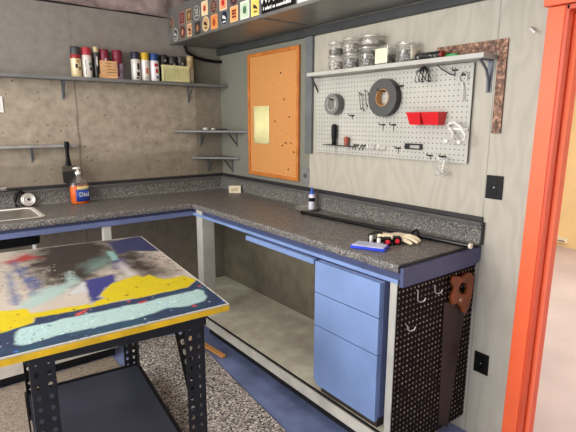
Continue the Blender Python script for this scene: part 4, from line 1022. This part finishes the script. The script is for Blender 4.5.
specks([(-1.83, -1.30), (-1.60, -1.2), (-1.55, -1.5), (-1.75, -1.55)], [(40, 36, 34), (206, 198, 184), (60, 54, 50)], 130, .0042, 5)
specks([(-1.30, -1.60), (-1.16, -1.70), (-1.10, -1.30), (-1.22, -1.28)], [(70, 64, 60), (40, 60, 110), (150, 60, 60)], 60, .006, 6)
layer('navy', (40, 56, 88), .005, .006, 1, .2, 15)
tl = np.clip((n1-.45)*3, 0, 1)*np.clip(sdist(PAINT['navy'], GX, GY)/.01, 0, 1)
col = col*(1-.5*tl[..., None]) + L3((40, 96, 112))*.5*tl[..., None]
layer('yellow', (212, 192, 18), .005, .008, 1, .08, 16)
specks('yellow', [(180, 170, 30), (90, 96, 60), (160, 70, 30)], 45, .006, 8)
layer('aqua_bar', (176, 208, 205), .006, .010, 1, .05, 17)
specks('aqua_bar', [(140, 190, 190), (210, 240, 236)], 120, .004, 9)
layer('reddash', (206, 84, 80), .005, .004, 1, .1, 18)
layer('reddash2', (196, 60, 70), .005, .004, 1, .1, 19)
specks('navy', [(200, 210, 214), (70, 130, 130), (30, 44, 70), (90, 150, 190)], 260, .0035, 10)
specks('navy', [(196, 70, 80), (60, 120, 200)], 10, .008, 12)
# pale rim along the edges
edge = np.minimum(np.minimum(S_*.77, (1-S_)*.77), np.minimum(T_*1.25, (1-T_)*1.25))
rim = (edge < .0045+.004*(n3-.5))
col[rim] = L3((214, 212, 200))
col = np.clip(col*.86, 0, 1)
me = bpy.data.meshes.new('tabletop')
o3 = Vector(bt['_o'])
tv = np.stack([GX-o3.x, GY-o3.y, np.full(GX.shape, ZT_)], -1).reshape(-1, 3)
idx = np.arange(NX*NY).reshape(NY, NX)
fc = np.stack([idx[:-1, :-1], idx[:-1, 1:], idx[1:, 1:], idx[1:, :-1]], -1).reshape(-1, 4)
# skirt and underside close the board
per = np.concatenate([idx[0, :], idx[1:, -1], idx[-1, -2::-1], idx[-2:0:-1, 0]])
low = tv[per].copy(); low[:, 2] = ZT_-.005; b0 = len(tv)
V = np.concatenate([tv, low]); F = [tuple(f) for f in fc.tolist()]
npz = len(per)
F += [(int(per[i]), b0+i, b0+(i+1) % npz, int(per[(i+1) % npz])) for i in range(npz)] + [tuple(range(b0+npz-1, b0-1, -1))]
me.from_pydata(V.tolist(), [], F); me.update()
ca = me.color_attributes.new('paint', 'FLOAT_COLOR', 'POINT')
cv = np.ones((len(V), 4)); cv[:len(tv), :3] = col.reshape(-1, 3); cv[len(tv):, :3] = L3((200, 196, 184))
ca.data.foreach_set('color', cv.reshape(-1))
t = NT('splattered_paint'); at_ = t.add('ShaderNodeAttribute', attribute_name='paint'); 
sp_ = t.noise(t.mapping(), 160, 2)
t.color(t.mix(.12, at_.outputs['Color'], t.ramp(sp_, [(.3, (60, 60, 60)), (.7, (220, 220, 220))]), 'OVERLAY')); t.bump(t.noise(t.mapping(), 70, 3), .15, .003)
me.materials.append(t.fin(.42, 0, .4))
tt_ = bpy.data.objects.new('tabletop', me); C.objects.link(tt_); tt_.parent = bt
mb = MB(); mb.prism([tuple(FL), tuple(FR), tuple(BR), tuple(BL)], 'z', .873, .8945); obj('edge_board', mb, M['yellow'], bt)
# frame of the bench
ux = Vector((.9944, -.106, 0)); uy = Vector((.106, .9944, 0))
frc = Vector((-1.297, -2.087, 0)); brc = Vector((-1.187, -1.0, 0)); flc = frc - ux*.585; blc = brc - ux*.585
FW, FD = .074, .055
def leg(c, sx, sy, nm='leg'):
    """slotted angle post: one flange across the front, one down the side"""
    mb = MB(); rows = 20
    c = c + Vector((0, 0, .0095))
    mb.perf(c - ux*(FW if sx > 0 else 0), ux, (0, 0, 1), FW, .825, 2, rows, .009)
    mb.perf(c if sy > 0 else c - uy*FD, uy, (0, 0, 1), FD, .825, 2, rows, .0085)
    return obj(nm, mb, M['black_steel'], bt, solid=.0025)
leg(frc, 1, 1); leg(flc, -1, 1); leg(brc, 1, -1); leg(blc, -1, -1)
# diagonal gusset brace on the right side, from post up to the top rail
mb = MB(); a = frc + uy*.004 - ux*.022 + Vector((0, 0, .52)); b = frc + uy*.20 - ux*.030 + Vector((0, 0, .865)); d = (b-a); L = d.length; d.normalize()
wv = ux
mb.perf(a - ux*.045, ux, d, .045, L, 1, 10, .0105); obj('brace', mb, M['black_steel'], bt, solid=.0025)
mb = MB()
def rail(mb, p, q, z0, z1, th=.004):
    p, q = Vector(p), Vector(q); n = (q-p).cross(Vector((0, 0, 1))).normalized()*th
    P = [(p-n).xy, (q-n).xy, (q+n).xy, (p+n).xy]; mb.prism([tuple(v) for v in P], 'z', z0, z1)
for nm, p, q, z0, z1 in (('top_rail', flc-uy*.006, frc-uy*.006, .812, .8725), ('top_rail', blc+uy*.006, brc+uy*.006, .812, .8725), ('top_rail', frc+ux*.006, brc+ux*.006, .812, .8725), ('top_rail', flc-ux*.006, blc-ux*.006, .812, .8725),
                    ('shelf_rail', flc-uy*.006, frc-uy*.006, .105, .150), ('shelf_rail', blc+uy*.006, brc+uy*.006, .105, .150), ('shelf_rail', frc+ux*.006, brc+ux*.006, .105, .150), ('shelf_rail', flc-ux*.006, blc-ux*.006, .105, .150)):
    mb = MB(); rail(mb, p, q, z0, z1); obj(nm, mb, M['black_steel'], bt)
m_ = .006
P = [tuple((v).xy) for v in (flc+ux*m_+uy*m_, frc-ux*m_+uy*m_, brc-ux*m_-uy*m_, blc+ux*m_-uy*m_)]
mb = MB(); mb.prism(P, 'z', .122, .141); obj('lower_shelf', mb, M['navy_shelf'], bt)

# ------------------------------------------------------------------ floor things
mb = MB(); mb.prism([(-.628, -.52), (-.70, -1.30), (-.80, -2.5), (-1.25, -2.5), (-1.19, -1.0), (-1.03, -.425), (-.80, -.46)], 'z', .0005, .009)
tag(obj('granule_mat', mb, M['mat_floor']), 'black and white speckled floor mat under the right of the bench', 'mat')
mb = MB(); mb.prism([(-1.20, -.535), (-1.20, -1.0), (-1.26, -2.5), (-2.6, -2.5), (-2.6, -.535)], 'z', .0005, .008)
tag(obj('brown_mat', mb, M['mat_brown']), 'plain brown floor mat under the left of the bench', 'mat')
q0, q1 = Vector((-.648, -.62, 0)), Vector((-.607, -1.02, 0)); dv = (q1-q0).normalized(); nv = Vector((-dv.y, dv.x, 0))*.017
mb = MB(); mb.prism([tuple((q0-nv).xy), tuple((q1-nv).xy), tuple((q1+nv).xy), tuple((q0+nv).xy)], 'z', .0095, .022)
tag(obj('wood_strip', mb, M['stick'], bevel=.001), 'orange wooden strip lying on the floor beside the cabinet', 'strip')

# ------------------------------------------------------------------ lights, world, camera
def area(name, loc, size, size_y, power, color, rot=(0, 0, 0)):
    l = bpy.data.lights.new(name, 'AREA'); l.shape = 'RECTANGLE'; l.size = size; l.size_y = size_y; l.energy = power; l.color = color
    o = bpy.data.objects.new(name, l); C.objects.link(o); o.location = loc; o.rotation_euler = rot; return o
def aim(loc, to): return (Vector(to)-Vector(loc)).to_track_quat('-Z', 'Y').to_euler()
area('ceiling_tube_light', (-1.35, -1.7, 2.46), 1.0, 1.4, 9, (1, .97, .91))
LB = (-3.3, -1.7, 2.1)
area('shop_light', LB, 1.4, 1.2, 58, (1, .97, .90), aim(LB, (-.3, -1.5, 1.0)))
area('next_room_light', (2.2, -2.2, 2.45), 1.6, 1.6, 60, (1, .95, .88))
w = bpy.data.worlds.new('World'); SC.world = w; w.use_nodes = True
bg = w.node_tree.nodes['Background']; bg.inputs[0].default_value = (.95, .95, 1, 1); bg.inputs[1].default_value = 3.0

cd = bpy.data.cameras.new('Camera'); cam = bpy.data.objects.new('Camera', cd); C.objects.link(cam)
cd.sensor_width = 36; cd.lens = 474.995/576*36; cd.clip_start = .02
Fv, Rv, Uv = Vector((0.600223, 0.775466, -0.195922)), Vector((0.791161, -0.6116, 0.003052)), Vector((0.117459, 0.156838, 0.980615))
mw = Matrix.Identity(4)
for i in range(3): mw[i][0], mw[i][1], mw[i][2] = Rv[i], Uv[i], -Fv[i]
mw.translation = (-2.075872, -3.612461, 1.571305)
cam.matrix_world = mw
SC.camera = cam
SC.view_settings.view_transform = 'Standard'
SC.view_settings.look = 'None'
SC.view_settings.exposure = 0

for o in SC.objects:
    if '_o' in o: del o['_o']
